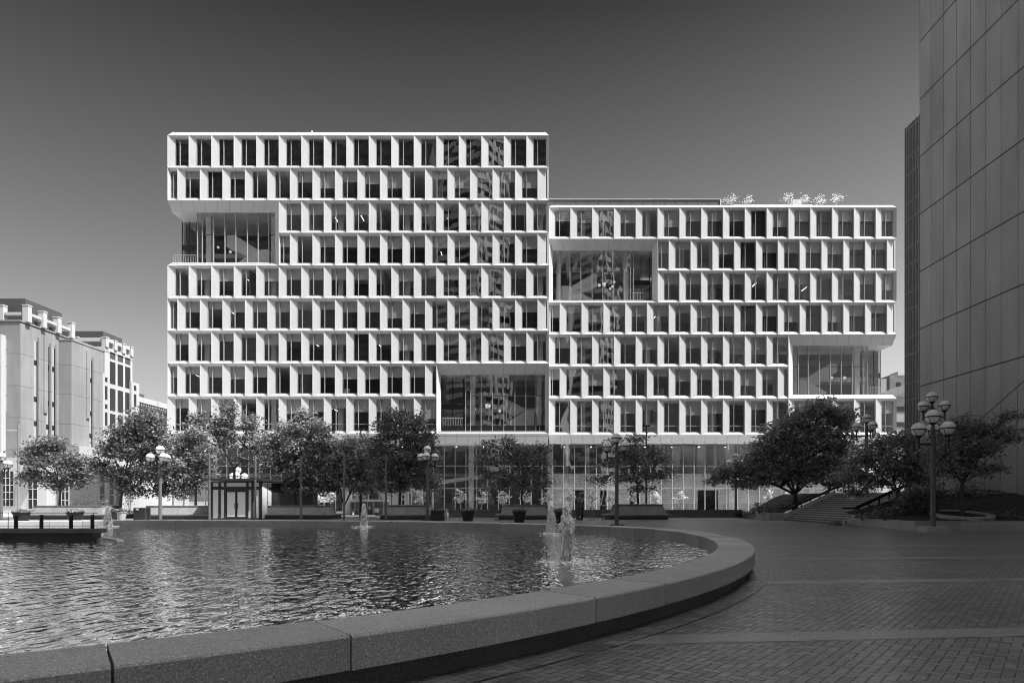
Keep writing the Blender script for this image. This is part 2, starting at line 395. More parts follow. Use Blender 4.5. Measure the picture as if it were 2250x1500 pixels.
# drain cover set in the bricks beside the basin
dr = MB(); dc = U(1292, 1428, 7.55); dc.z = 0
dr.lathe((dc.x, dc.y, 0), [(.0, .016), (.24, .016), (.26, .008)], 20)
for k in range(-4, 5): dr.box(dc.x - math.sqrt(max(.05 - (k * .05) ** 2, 0.0004)), dc.x + math.sqrt(max(.05 - (k * .05) ** 2, .0004)), dc.y + k * .05 - .012, dc.y + k * .05 + .012, .014, .024)
tag(dr.build('drain_cover', M['granite_dark'], loc=(dc.x, dc.y, 0)), 'round dark drain cover set in the bricks beside the basin rim', 'drain cover')

# ------------------------------------------------------------------ fountain basin
CX, CY, CR = -15.94, 23.2, 22.77
path = []
for a in range(176, 364, 4):
    t = math.radians(a); path.append((CX + CR * math.cos(t), CY + CR * math.sin(t)))
path += [(6.55, 26.6), (5.9, 28.6), (4.47, 30.6), (1.6, 33.2), (-2.84, 36.4), (-7.5, 38.5), (-12.3, 39.5), (-17, 39.9), (-23, 39.9), (-29, 38.6), (-34, 34.2), (-37.6, 29.0)]
def resample(pts, step):
    P = np.array(pts + [pts[0]]); d = np.r_[0, np.cumsum(np.hypot(*np.diff(P, axis=0).T))]
    n = int(d[-1] / step); s = np.linspace(0, d[-1], n + 1)[:-1]
    return np.c_[np.interp(s, d, P[:, 0]), np.interp(s, d, P[:, 1])]
def smooth(P, k):
    for _ in range(k): P = (np.roll(P, 1, 0) + 2 * P + np.roll(P, -1, 0)) / 4
    return P
fine = smooth(resample(path, .25), 60)
nrm = np.roll(fine, -1, 0) - np.roll(fine, 1, 0); nrm = np.c_[-nrm[:, 1], nrm[:, 0]]; nrm /= np.linalg.norm(nrm, axis=1)[:, None]   # inward
basin = thing('fountain_basin', (CX, CY, 0), 'wide round granite fountain basin with thick coping stones', 'fountain basin')
NP_ = len(fine); PER = 7                                  # 7 x 0.25 m = one coping stone of 1.75 m
# first joint so that a joint falls at the measured place
j0 = int(np.argmin(np.hypot(fine[:, 0] - .864, fine[:, 1] - 7.83)))
prof = [(0.0, .245), (0.0, .525), (.012, .542), (.03, .55), (.85, .55), (.872, .54), (.88, .525), (.88, .245)]
rng = random.Random(3)
for q in range(NP_ // PER):
    mb = MB(); idx = [(j0 + q * PER + i) % NP_ for i in range(PER + 1)]
    last = q == NP_ // PER - 1
    if last: idx = [(j0 + q * PER + i) % NP_ for i in range(NP_ - q * PER + 1)]
    n = len(idx); base = 0; dz = rng.uniform(-.003, .003)
    for ii, i in enumerate(idx):
        p = Vector((fine[i, 0], fine[i, 1])); nn = Vector((nrm[i, 0], nrm[i, 1])); tg = Vector((-nn.y, nn.x))
        sh = (.010 if ii == 0 else -.010 if ii == n - 1 else 0.0)
        for (r, z) in prof:
            c = p + nn * r - tg * sh
            mb.v.append((c.x, c.y, z + dz))
    k = len(prof)
    for ii in range(n - 1):
        for j in range(k):
            j2 = (j + 1) % k; mb.f.append((ii * k + j, (ii + 1) * k + j, (ii + 1) * k + j2, ii * k + j2)); mb.m.append(0)
    mb.f.append(tuple(range(k))); mb.f.append(tuple((n - 1) * k + j for j in reversed(range(k)))); mb.m += [0, 0]
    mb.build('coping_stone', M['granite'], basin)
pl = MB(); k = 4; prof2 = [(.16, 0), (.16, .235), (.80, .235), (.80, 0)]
for i in range(NP_):
    for r, z in prof2:
        c = fine[i] + nrm[i] * r; pl.v.append((c[0], c[1], z))
for i in range(NP_):
    i2 = (i + 1) % NP_
    for j in range(3): pl.f.append((i * k + j, i2 * k + j, i2 * k + j + 1, i * k + j + 1)); pl.m.append(0)
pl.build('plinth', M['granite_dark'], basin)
# thin dark joint ring in the paving around the basin
rj = MB()
for i in range(0, NP_):
    i2 = (i + 1) % NP_; a = fine[i] - nrm[i] * .30; b = fine[i2] - nrm[i2] * .30; a2 = fine[i] - nrm[i] * .304; b2 = fine[i2] - nrm[i2] * .304
    rj.face([(a[0], a[1], .016), (b[0], b[1], .016), (b2[0], b2[1], .016), (a2[0], a2[1], .016)])
structure(rj.build('paving_joint', M['seam']), 'thin dark joint in the paving round the basin')
rb = MB()
for i in range(0, NP_):
    i2 = (i + 1) % NP_; a = fine[i] - nrm[i] * .30; b = fine[i2] - nrm[i2] * .30; a2 = fine[i] + nrm[i] * .3; b2 = fine[i2] + nrm[i2] * .3
    rb.face([(a[0], a[1], .0125), (a2[0], a2[1], .0125), (b2[0], b2[1], .0125), (b[0], b[1], .0125)])
structure(rb.build('paving_border', M['brick']), 'curved border of brick hugging the basin plinth')
wt = MB(); inner = fine + nrm * .86
step = 4; ring = [(inner[i, 0], inner[i, 1], .25) for i in range(0, NP_, step)]
wt.v = [(CX, CY, .25)] + ring; nr = len(ring)
for i in range(nr): wt.f.append((0, 1 + i, 1 + (i + 1) % nr)); wt.m.append(0)
structure(wt.build('water', M['water']), 'rippled dark water of the fountain basin')

# raised walkway in the basin with black posts
wk = thing('basin_walkway', (-20, 25, 0), 'dark granite walkway standing in the basin with black posts', 'walkway')
mb = MB(); mb.box(-34, -16.0, 24.6, 25.3, .50, .66); mb.box(-34, -16.15, 24.75, 25.2, .0, .50)
mb.build('deck', M['granite_dark'], wk)
for px in (-30, 35, 91, 156, 203):
    x = UX(px, 24.95); mb = MB(); mb.lathe((x, 24.95, .66), [(.065, 0), (.065, .50), (.05, .52), (0, .52)], 10); mb.build('post', M['black'], wk)
mb = MB(); mb.tube([(-34, 24.95, 1.25), (-16.1, 24.95, 1.25)], .012, 6); mb.tube([(-34, 24.95, .76), (-16.1, 24.95, .76)], .012, 6)
for px in (18, 205): mb.tube([(UX(px, 24.95), 24.95, .66), (UX(px, 24.95), 24.95, 1.26)], .012, 6)
mb.build('rail', M['black'], wk)
mb = MB(); pts = []
for k_ in range(11):
    t = k_ / 10; pts.append((-16.2 + 1.9 * t, 25.2 - 1.7 * t * t, .0))
for i in range(10):
    (x0, y0, _), (x1, y1, _) = pts[i], pts[i + 1]; t0 = .32 - .006 * i; t1 = .32 - .006 * (i + 1)
    mb.hexa([(x0, y0 - .35, 0), (x1, y1 - .35, 0), (x1, y1 + .1, 0), (x0, y0 + .1, 0)], [(x0, y0 - .3, t0), (x1, y1 - .3, t1), (x1, y1 + .1, t1), (x0, y0 + .1, t0)])
mb.build('spillway_lip', M['granite'], wk)

# fountain jets
def jet(px, Y, top_py, w, seed, label):
    r_ = random.Random(seed); x = UX(px, Y); zt = UZ(top_py, Y); t = thing('water_jet', (x, Y, .25), label, 'fountain jet', 'water jets standing in the basin')
    h = zt - .25
    def blob(mb, c, e, st, lean):
        b0 = len(mb.v); n = 6
        for i, (rr, zz) in enumerate(((.55, -.8), (1, -.1), (.6, .7))):
            for k in range(n):
                a = 2 * math.pi * k / n + i * .5; q = rr * e * r_.uniform(.75, 1.25); mb.v.append((c[0] + q * math.cos(a) + lean[0] * zz * e * st, c[1] + q * math.sin(a) + lean[1] * zz * e * st, c[2] + zz * e * st))
        mb.v.append((c[0], c[1], c[2] + e * st * 1.1)); mb.v.append((c[0], c[1], c[2] - e * st * 1.2))
        for i in range(2):
            for k in range(n): k2 = (k + 1) % n; mb.f.append((b0 + i * n + k, b0 + i * n + k2, b0 + (i + 1) * n + k2, b0 + (i + 1) * n + k)); mb.m.append(0)
        for k in range(n): k2 = (k + 1) % n; mb.f.append((b0 + 2 * n + k, b0 + 2 * n + k2, b0 + 18)); mb.f.append((b0 + k2, b0 + k, b0 + 19)); mb.m += [0, 0]
    # rising core, a continuous ragged sheath of water
    mb = MB(); n = 12; rows = 26; ph = [r_.uniform(0, 6.3) for _ in range(4)]
    for i in range(rows + 1):
        s_ = i / rows; rad = w * (.30 + .28 * math.exp(-((s_ - .60) / .22) ** 2) + .22 * math.exp(-(s_ / .12) ** 2)) * (1 if s_ < .70 else max(.20, 1 - (s_ - .70) / .40) * (1 if s_ < .97 else .6))
        cx = x + w * (.16 * (1 - s_)) + w * .06 * math.sin(s_ * 9 + ph[0])
        for k in range(n):
            a = 2 * math.pi * k / n; d = 1 + .22 * math.sin(3 * a + ph[1] + s_ * 14) + .18 * math.sin(5 * a - s_ * 23) + r_.uniform(-.28, .28)
            mb.v.append((cx + rad * d * math.cos(a), Y + rad * d * math.sin(a), .25 + h * s_))
    for i in range(rows):
        for k in range(n): k2 = (k + 1) % n; mb.f.append((i * n + k, i * n + k2, (i + 1) * n + k2, (i + 1) * n + k)); mb.m.append(0)
    mb.f.append(tuple(rows * n + k for k in range(n))); mb.m.append(0)
    mb.build('spray', M['foam'], t, smooth=True)
    # water thrown off the head, falling back in strings of drops
    dm = MB()
    for st_ in range(80):
        a = r_.uniform(0, 6.283); v0 = r_.uniform(.12, .85) * w * 1.35; s0 = r_.uniform(.72, 1.0); T = math.sqrt(s0) ; lean = r_.uniform(.6, 1.0)
        a = a if r_.random() < .6 else r_.gauss(3.3, .5)
        for k in range(r_.randint(7, 16)):
            q = r_.random() ** .8; z = .26 + h * s0 * (1 - q * q) ; rr = v0 * (.25 + q) * lean
            c = (x + rr * math.cos(a) + r_.gauss(0, .012), Y + rr * math.sin(a) + r_.gauss(0, .012), z)
            blob(dm, c, r_.uniform(.008, .026) * (1.25 - .5 * q), 1.0 + 2.2 * q, (math.cos(a) * -.12, math.sin(a) * -.12))
    for _ in range(60):
        a = r_.uniform(0, 6.3); q = w * r_.uniform(.6, 2.0); blob(dm, (x + q * math.cos(a), Y + q * math.sin(a), .26 + h * r_.uniform(0, .9) * r_.random()), r_.uniform(.006, .014), 1.2, (0, 0))
    tag(dm.build('droplets', M['foam'], t, smooth=True), 'loose flying drops', kind='stuff')
    nz = MB(); nz.lathe((x + w * .20, Y - w * .30, .1), [(.032, 0), (.032, .45), (.026, .45)], 10); nz.build('nozzle', M['gray_metal'], t)
    sp = MB()
    for _ in range(150):
        a = r_.uniform(0, 6.3); q = w * abs(r_.gauss(0, 1.5)); c = (x + q * math.cos(a), Y + q * math.sin(a)); e = r_.uniform(.012, .045)
        sp.face([(c[0] - e * 1.8, c[1], .262), (c[0], c[1] - e, .262), (c[0] + e * 1.8, c[1], .262), (c[0], c[1] + e, .28)])
    tag(sp.build('splash', M['foam'], t), 'white splash ring on the water', kind='stuff')
    return t
jet(1246, 15.8, 1110, .24, 11, 'tallest broad water jet in front of the planter pots, in the near water')
jet(1212, 29.5, 1109, .20, 12, 'water jet just behind the broadest jet, against a black planter')
jet(799, 37.3, 1106, .19, 13, 'slim water jet near the far rim in front of the white bus shelter')
jet(237, 37.3, 1112, .20, 14, 'slim water jet near the far rim beyond the black walkway posts')

# ------------------------------------------------------------------ white office building
YL, YR = 86.6, 89.3
DEP = .24
bld = thing('office_building', (UX(1170, YL), YL, 0), 'wide white office building of staggered slanted window bays with big recessed openings', 'office building')
LE = [297.5, 368.8, 440.2, 511.6, 583.2, 655, 726.5, 798.2, 870.2, 952.3]
RE = [455.5, 524.8, 594.5, 664.3, 734.2, 804.6, 874.6, 955.0]
cells = []                    # (block, row, x0, x1, z0, z1, slant, kind, size)
def row_edges(lo, hi, first, pitch):
    e = [lo]; x = first
    while x < lo + 3: x += pitch
    while x < hi - 3: e.append(x); x += pitch
    return e + [hi]
for r in range(9):
    odd = r % 2 == 0
    lo, hi = 368.3, 1206.0
    if r in (2, 3): lo = 612.9
    if r in (7, 8): hi = 959.0
    e = row_edges(lo, hi, 415.1 if odd else 390.2, 49.45)
    for a, b in zip(e[:-1], e[1:]): cells.append(('L', r, a, b, a == lo, b == hi))
for r in range(7):
    odd = r % 2 == 0
    lo, hi = 1205.0, 1970.0
    if r in (1, 2): lo = 1445.3
    if r in (4, 5): hi = 1732.8
    e = row_edges(lo, hi, 1253.4 if odd else 1230.2, 47.93)
    for a, b in zip(e[:-1], e[1:]): cells.append(('R', r, a, b, a == lo, b == hi))
random.seed(5)
indiv = 0
rest = MB()                    # windows past the hundred that show largest
black_mb = MB(); light_mb = MB()
def cell(c, sm, gm, fm, bm_, ms, mg, mf, mb_):
    blk, r, a, b, isfirst, islast = c
    Yf = YL if blk == 'L' else YR; E_ = LE if blk == 'L' else RE
    x0, x1 = UX(a, Yf), UX(b, Yf); z1, z0 = UZ(E_[r], Yf), UZ(E_[r + 1], Yf); w = x1 - x0
    Yb = Yf + DEP
    sl_ = .90; rt = .02
    full = 2.7
    if isfirst and w < 2.4:
        sl_ = .28 if (blk == 'L' and r not in (3,)) else .06
    rend = islast and ((blk == 'L' and r not in (7, 8)) or (blk == 'R' and r not in (4, 5)))
    if rend: rt = .34
    wedge = rend and w < 1.7
    if wedge: sl_ = w - .36; rt = .36 - 1e-3
    bx0, bx1 = x0 + sl_, x1 - rt; bz0, bz1 = z0 + .37, z1 - .33
    A = [(x0, Yf, z0), (x1, Yf, z0), (x1, Yf, z1), (x0, Yf, z1)]
    B = [(bx0, Yb, bz0), (bx1, Yb, bz0), (bx1, Yb, bz1), (bx0, Yb, bz1)]
    sm.face([A[0], A[3], B[3], B[0]], ms)                      # slanted fin
    if not wedge:
        sm.face([A[1], B[1], B[2], A[2]], ms)
    sm.face([A[0], B[0], B[1], A[1]], ms)                      # sill
    sm.face([A[3], A[2], B[2], B[3]], ms)                      # soffit
    if w > 1.5:
        xm_ = (x0 + x1) / 2; o_ = .004
        sm.face([(xm_ - .014, Yf, z1 - o_), (xm_ + .014, Yf, z1 - o_), (xm_ + .014, Yb, bz1 - o_), (xm_ - .014, Yb, bz1 - o_)], 4 if mg else 1)
    # thin raised nosing along sill and fin edges
    sm.box(x0 + .004, x1 - .004, Yf - .035, Yf + .012, z0 - .03, z0 + .05, ms)
    sm.box(x0 - .028, x0 + .028, Yf - .03, Yf + .012, z0 + .05, z1 - .034, ms)
    if wedge: return
    t = [random.uniform(-.006, .006) for _ in range(4)]
    G = [(p[0], p[1] + .05 + d, p[2]) for p, d in zip(B, t)]
    gm.face(G, mg)
    ww = bx1 - bx0
    if ww > .8:
        mx = bx0 + min(.62, ww * .34)
        fm.box(mx - .03, mx + .03, Yb - .06, Yb + .10, bz0, bz1, mf)
    fm.box(bx0, bx0 + .05, Yb - .02, Yb + .08, bz0, bz1, mf); fm.box(bx1 - .05, bx1, Yb - .02, Yb + .08, bz0, bz1, mf)
    fm.box(bx0 + .05, bx1 - .05, Yb - .02, Yb + .08, bz1 - .06, bz1, mf); fm.box(bx0 + .05, bx1 - .05, Yb - .02, Yb + .08, bz0, bz0 + .06, mf)
    if (blk == 'L' and r == 8) or (blk == 'R' and r == 6):
        fm.box(bx0 + .05, bx1 - .05, Yb - .01, Yb + .07, bz0 + .85, bz0 + .91, mf)
    if not (blk == 'L' and r == 0) and ww > .5 and random.random() < .82:
        fr_ = .40 + random.choice((0, 0, 0, 0, .06, -.12, .22)); bm_.box(bx0 + .06, bx1 - .06, Yb + .11, Yb + .13, bz1 - (bz1 - bz0) * fr_, bz1 - .01, mb_)
    # dark backing behind the plant floor and scattered blind bays
    rr = random.random()
    dark = (blk == 'L' and r == 0) or (blk == 'L' and r == 3 and a > 1050) or (blk == 'R' and ((r == 0 and a > 1440) or (r in (1, 3) and a > 1600)) and rr < .85) or rr < .035
    if dark:
        black_mb.box(bx0 + .02, bx1 - .02, Yb + .30, Yb + .36, bz0, bz1)
        if blk == 'R':
            black_mb.box(bx0 + .35, bx0 + .42, Yb + .16, Yb + .24, bz0, bz0 + 1.9, 1)
order = [i for i, c in enumerate(cells) if c[0] == 'L' and c[1] < 8 and c[3] - c[2] > 40][:100]
keep = set(order)
for i, c in enumerate(cells):
    if i in keep:
        sm, gm, fm, bm_ = MB(), MB(), MB(), MB(); cell(c, sm, gm, fm, bm_, 0, 0, 0, 0)
        w_ = gm.build('window', M['pane'], bld)
        sm.build('window_surround', [M['white'], M['seam2']], w_); fm.build('window_frame', M['mull'], w_)
        if bm_.v: bm_.build('roller_blind', M['rollblind'], w_)
    else:
        cell(c, rest, rest, rest, rest, 0, 1, 2, 3)
o = rest.build('window', [M['white'], M['pane'], M['mull'], M['rollblind'], M['seam2']], bld); o['kind'] = 'stuff'
black_mb.build('backing_panel', [M['blind'], M['mull']], bld)

# recessed openings ------------------------------------------------
def recess(Yf, fr, inn, D, glass_px, mull, hz, terr, back_Y, open_side, stair_dir, sill_py, stair, low_py=None, rail=True):
    fx0, fx1, fy0, fy1 = fr; ix0, ix1, iy0, iy1 = inn; Yb = Yf + D
    P = lambda px, py, Y=Yf: U(px, py, Y)
    s = MB()
    tl, tr, bl_, br = P(fx0, fy0), P(fx1, fy0), P(fx0, fy1), P(fx1, fy1)
    itl, itr, ibl, ibr = P(ix0, iy0, Yb), P(ix1, iy0, Yb), P(ix0, iy1, Yb), P(ix1, iy1, Yb)
    s.face([tl, tr, itr, itl]); s.face([bl_, ibl, ibr, br])
    if open_side != 'L': s.face([tl, itl, ibl, bl_])
    if open_side != 'R': s.face([tr, br, ibr, itr])
    zt, zb = itl.z, ibl.z
    # flat soffit and floor of the recess running back to the set-back glazing
    xa, xb = min(itl.x, ibl.x), max(itr.x, ibr.x)
    s.box(xa, xb, Yb, back_Y + .1, zt, zt + .25); s.box(xa, xb, Yb, back_Y + .1, zb - .3, zb)
    s.build('recess_surround', M['white'], bld)
    sj = MB(); nseam = int((tr.x - tl.x) / 1.475)
    for k in range(1, nseam):
        t = k / nseam; a = tl.lerp(tr, t); b = itl.lerp(itr, t); off = Vector((0, -.004, -.004)); ex = Vector((.012, 0, 0))
        sj.face([a - ex + off, a + ex + off, b + ex + off, b - ex + off])
    sj.build('panel_seam', M['seam'], bld)
    gx0, gx1 = UX(glass_px[0], Yb), UX(glass_px[1], Yb)
    gm, fm, dm, tf = MB(), MB(), MB(), MB()
    xs = [gx0] + [UX(p, Yb) for p in mull] + [gx1]; zs = [zb] + [UZ(p, Yb) for p in hz] + [zt]; zs.sort()
    for i in range(len(xs) - 1):
        for j in range(len(zs) - 1):
            t = [random.uniform(-.008, .008) for _ in range(4)]
            gm.face([(xs[i], Yb + .12 + t[0], zs[j]), (xs[i + 1], Yb + .12 + t[1], zs[j]), (xs[i + 1], Yb + .12 + t[2], zs[j + 1]), (xs[i], Yb + .12 + t[3], zs[j + 1])])
    for x in xs: fm.box(x - .035, x + .035, Yb + .02, Yb + .24, zb, zt)
    for z in zs[1:-1]:
        for i in range(len(xs) - 1): dm.box(xs[i] + .036, xs[i + 1] - .036, Yb + .07, Yb + .17, z - .04, z + .04)
    # terrace with set-back glazing
    tx0, tx1 = UX(terr[0], back_Y), UX(terr[1], back_Y)
    nb = 2 if tx1 - tx0 < 4 else 3
    gm.face([(tx0, back_Y, zb), (tx1, back_Y, zb), (tx1, back_Y, zt), (tx0, back_Y, zt)])
    for k in range(nb + 1):
        x = tx0 + (tx1 - tx0) * k / nb; tf.box(x - .05, x + .05, back_Y - .06, back_Y + .06, zb, zt)
    zm = zb + (zt - zb) * .48
    for k in range(nb):
        xa_, xb_ = tx0 + (tx1 - tx0) * k / nb + .051, tx0 + (tx1 - tx0) * (k + 1) / nb - .051
        tf.box(xa_, xb_, back_Y - .03, back_Y + .04, zm - .35, zm + .35)
    # glazing return between front glass and terrace
    side = gx0 if terr[0] < glass_px[0] else gx1
    gm.face([(side, Yb + .25, zb), (side, back_Y - .07, zb), (side, back_Y - .07, zt), (side, Yb + .25, zt)])
    gm.build('recess_glazing', M['bigpane'], bld); fm.build('recess_mullion', M['mull'], bld); dm.build('recess_transom', M['dkmull'], bld); tf.build('terrace_frame', M['dkmull'], bld)
    if low_py is not None:
        z = UZ(low_py, Yb); q = MB(); q.box(min(tx0, gx0) + .05, gx1, Yb + .03, Yb + .05, zb, z); q.build('spandrel_glass', M['jail_dark'], bld)
    if rail:
        rl = MB(); ra, rb_ = (UX(terr[0], Yb) - (1.2 if open_side == 'L' else 0), UX(terr[1], Yb) + (.9 if open_side == 'R' else 0))
        zr = zb if low_py is None else UZ(low_py, Yb)
        rl.box(ra, rb_, Yb + .06, Yb + .12, zr + 1.02, zr + 1.08)
        k = 0
        while ra + k * .22 < rb_:
            rl.box(ra + k * .22, ra + k * .22 + .03, Yb + .075, Yb + .105, zr, zr + 1.02); k += 1
        rl.build('terrace_railing', M['mull'], bld)
    # interior: back wall, columns, switchback stair, pendant globes
    iw = MB(); far = Yb + 9.5
    iw.box(xa, xb, far, far + .1, zb, zt, 0)
    ca_ = gx0 + (.9 if terr[0] < glass_px[0] else 7); 
    for x in (gx0 + (gx1 - gx0) * .08, gx0 + (gx1 - gx0) * .93): iw.box(x - .32, x + .32, Yb + 1.4, Yb + 2.0, zb, zt, 1)
    L_ = gx1 - gx0; midz = zb + (zt - zb) * .5
    x_lo = gx0 + L_ * (.30 if stair_dir > 0 else .70)
    for k, poly in enumerate(stair):                        # switchback stair: solid pale stringers and landing
        ya = Yb + 2.3 - .5 * k; B_ = [U(px, py, ya) for px, py in poly]
        if sum(B_[i].x * B_[(i + 1) % len(B_)].z - B_[(i + 1) % len(B_)].x * B_[i].z for i in range(len(B_))) < 0: B_.reverse()
        iw.hexa(B_, [p + Vector((0, 1.3, 0)) for p in B_], 1)
    iw.box(xa, xb, Yb + 6.4, far, midz - .35, midz + .25, 2)
    iw.box(gx0 + L_ * .12, gx0 + L_ * .34, far - .3, far - .2, zb, zb + 2.9, 1)
    iw.build('interior_stair', [M['inwall'], M['stairwhite'], M['slab']], bld)
    gb = MB(); rr = random.Random(int(fx0))
    for k in range(5):
        c = (x_lo + rr.uniform(-2.2, 1.4), Yb + rr.uniform(2.2, 4), midz + rr.uniform(-.6, .35)); rad = rr.uniform(.14, .26)
        gb.lathe(c, [(rad * math.sin(math.pi * i / 8), -rad * math.cos(math.pi * i / 8)) for i in range(9)], 12)
    gb.build('pendant_globe', M['globe_in'], bld, smooth=True)
recess(YL, (368.3, 612.9, 440.2, 583.2), (378, 604.5, 466.9, 577.5), .75, (433, 604), [443.7, 468.4, 493.6, 517.6, 542.8, 566.8, 590], [514.9], (400.5, 432), YL + 3.9, 'L', 1, 577, [[(498, 517), (516, 517), (564, 547), (564, 552), (541, 563), (498, 542)], [(522, 577), (565, 549), (590, 548), (590, 577)]])
recess(YL, (959, 1206, 798.2, 952.3), (969, 1198, 823, 947), .75, (1023, 1197.5), [1033.7, 1057.2, 1082, 1107, 1131.4, 1155.5, 1177.5, 1186], [869.5, 935], (971, 1018), YL + 3.4, '', 1, 947, [[(1108, 874), (1157, 899), (1129, 914), (1108, 902)], [(1106, 934), (1157, 900), (1174, 899), (1174, 934)]], 935)
recess(YR, (1206, 1445.3, 524.8, 664.3), (1214.5, 1433, 550.4, 659.5), .75, (1214.5, 1391.6), [1228.4, 1252.5, 1276.4, 1301, 1324.8, 1349, 1373, 1385], [597.3], (1390, 1427), YR + 3.4, '', -1, 659, [[(1254, 630), (1301, 602), (1312, 602), (1312, 630), (1277, 643)], [(1221, 657), (1221, 628), (1251, 628), (1301, 657)]])
recess(YR, (1732.8, 1970, 734.2, 874.6), (1741.7, 1960.5, 759, 867.5), .75, (1742, 1907), [1754.8, 1776.4, 1801, 1825, 1849, 1873, 1896.5], [805], (1906, 1934), YR + 3.9, 'R', -1, 867, [[(1768, 833), (1823, 799), (1840, 799), (1840, 816), (1793, 847)], [(1757, 866), (1757, 833), (1769, 834), (1818, 862), (1814, 866)]])

# floors, interior walls, columns and ceiling lights -------------------
sb = MB()
def slabs(Yf, xa, xb, E_, holes, top):
    X0, X1 = UX(xa, Yf) + .30, UX(xb, Yf) - .30
    for i, py in enumerate(E_):
        z = UZ(py, Yf); segs = [(X0, X1)]
        for (i0, i1, h0, h1) in holes:
            if i0 < i < i1:
                ha, hb = UX(h0, Yf), UX(h1, Yf); ns = []
                for a, b in segs:
                    if hb <= a or ha >= b: ns.append((a, b)); continue
                    if ha > a: ns.append((a, ha))
                    if hb < b: ns.append((hb, b))
                segs = ns
        for a, b in segs:
            sb.box(a, b, Yf + DEP + .16, Yf + 11, z - .31, z + .30, 0)
        for a, b in segs: sb.box(a, b, Yf + DEP + .005, Yf + DEP + .155, z - .32, z + .35, 3)
    for i in range(len(E_) - 1):
        z1, z0 = UZ(E_[i], Yf) - .315, UZ(E_[i + 1], Yf) + .305
        x = X0; 
        while x < X1 - 2:
            w = random.uniform(5, 12); nx = min(x + w, X1)
            inh = any(i0 <= i < i1 and not (UX(h1, Yf) <= x or UX(h0, Yf) >= nx) for (i0, i1, h0, h1) in holes)
            if not inh:
                yb = Yf + random.choice((2.6, 4.5, 6.5, 9.5, 9.5)); mt = random.choice((1, 1, 1, 2))
                sb.box(x, nx, yb, yb + .1, z0, z1, mt)
                sb.box(x - .05, x + .05, Yf + random.choice((.9, 2.0)), yb, z0, z1, random.choice((1, 3)))
                if random.random() < .6:
                    fx = x + random.uniform(.4, max(.5, nx - x - 1.6)); sb.box(fx, fx + random.uniform(.6, 1.4), Yf + 1.2, Yf + 1.9, z0, z0 + random.uniform(.8, 1.5), random.choice((1, 3, 2)))
                if random.random() < .50 and i > 1:
                    for k in range(random.choice((1, 2))):
                        lx = random.uniform(x + .5, max(x + .6, nx - .5)); ly = Yf + random.uniform(1.0, 3.2)
                        light_mb.box(lx - .022, lx + .022, ly, ly + 1.7, z1 - .98, z1 - .95)
            x = nx
        x = X0 + 4.4
        while x < X1:
            if not any(i0 <= i < i1 and UX(h0, Yf) - .5 < x < UX(h1, Yf) + .5 for (i0, i1, h0, h1) in holes):
                sb.box(x - .33, x + .33, Yf + 1.0, Yf + 1.66, z0, z1, 3)
            x += 8.85
slabs(YL, 368.3, 1206, LE, [(2, 4, 368, 612.9), (7, 9, 959, 1206)], 0)
slabs(YR, 1206, 1970, RE, [(1, 3, 1206, 1445), (4, 6, 1733, 1970)], 0)
sb.build('interior', [M['slab'], M['inwall'], M['indark'], M['incol']], bld)
light_mb.build('ceiling_light', M['light'], bld)

# body: side walls, roofs, sloped parapets -------------------------------
bd = MB()
def body(Yf, xa, xb, py_top, py_bot, py_roof, holes):
    X0, X1 = UX(xa, Yf), UX(xb, Yf); zt, zb = UZ(py_top, Yf), UZ(py_bot, Yf)
    zr = UZ(py_roof, Yf + .35)
    bd.face([(X0, Yf, zt), (X1, Yf, zt), (X1 - .4, Yf + .35, zr), (X0 + .4, Yf + .35, zr)])
    bd.face([(X0, Yf, zt), (X0 + .4, Yf + .35, zr), (X0 + .4, Yf + 30, zr), (X0, Yf + 30, zt)])
    bd.face([(X1, Yf, zt), (X1, Yf + 30, zt), (X1 - .4, Yf + 30, zr), (X1 - .4, Yf + .35, zr)])
    bd.face([(X0 + .4, Yf + .35, zr), (X1 - .4, Yf + .35, zr), (X1 - .4, Yf + 30, zr), (X0 + .4, Yf + 30, zr)])
    bd.box(X0, X1, Yf + 30, Yf + 30.2, zb, zt)
    for (x, sgn, hole) in ((X0, 1, holes[0]), (X1, -1, holes[1])):
        a, b = min(x, x + sgn * .25), max(x, x + sgn * .25)
        if hole is None: bd.box(a, b, Yf + DEP + .02, Yf + 30, zb, zt)
        else:
            h1, h0 = UZ(hole[0], Yf), UZ(hole[1], Yf)
            bd.box(a, b, Yf + DEP + .02, Yf + 30, zb, h0); bd.box(a, b, Yf + DEP + .02, Yf + 30, h1, zt); bd.box(a, b, Yf + 4.1, Yf + 30, h0, h1)
body(YL, 368.3, 1206, 297.5, 952.3, 291, ((440.2, 583.2), None))
body(YR, 1206, 1970, 455.5, 955, 451, (None, (734.2, 874.6)))
bd.build('wall', M['white'], bld)
# grey band under the bays, panel seams, underside
gb = MB(); sj = MB()
for (Yf, xa, xb, p0, p1, Yb_) in ((YL, 368.3, 1206, 952.3, 974, YL + 1.1), (YR, 1206, 1970, 955, 974.5, YR + .9)):
    a0, a1 = U(xa, p0, Yf), U(xb, p0, Yf); b0, b1 = U(xa, p1, Yb_), U(xb, p1, Yb_)
    b0.x = a0.x + .1; b1.x = a1.x - .1
    gb.face([a0, a1, b1, b0]); gb.face([b0, b1, (b1.x, 91.5, b1.z), (b0.x, 91.5, b0.z)]); gb.face([a1, b1, (b1.x, 91.5, b1.z), (a1.x, 91.5, a1.z)]); gb.face([a0, b0, (b0.x, 91.5, b0.z), (a0.x, 91.5, a0.z)])
    n = int((a1.x - a0.x) / 1.4765)
    for k in range(1, n):
        t = k / n; p = a0.lerp(a1, t); q = b0.lerp(b1, t); ex = Vector((.012, 0, 0)); of = Vector((0, -.004, -.003))
        sj.face([p - ex + of, p + ex + of, q + ex + of, q - ex + of])
gb.build('fascia', M['gray_clad'], bld); sj.build('fascia_seam', M['seam'], bld)
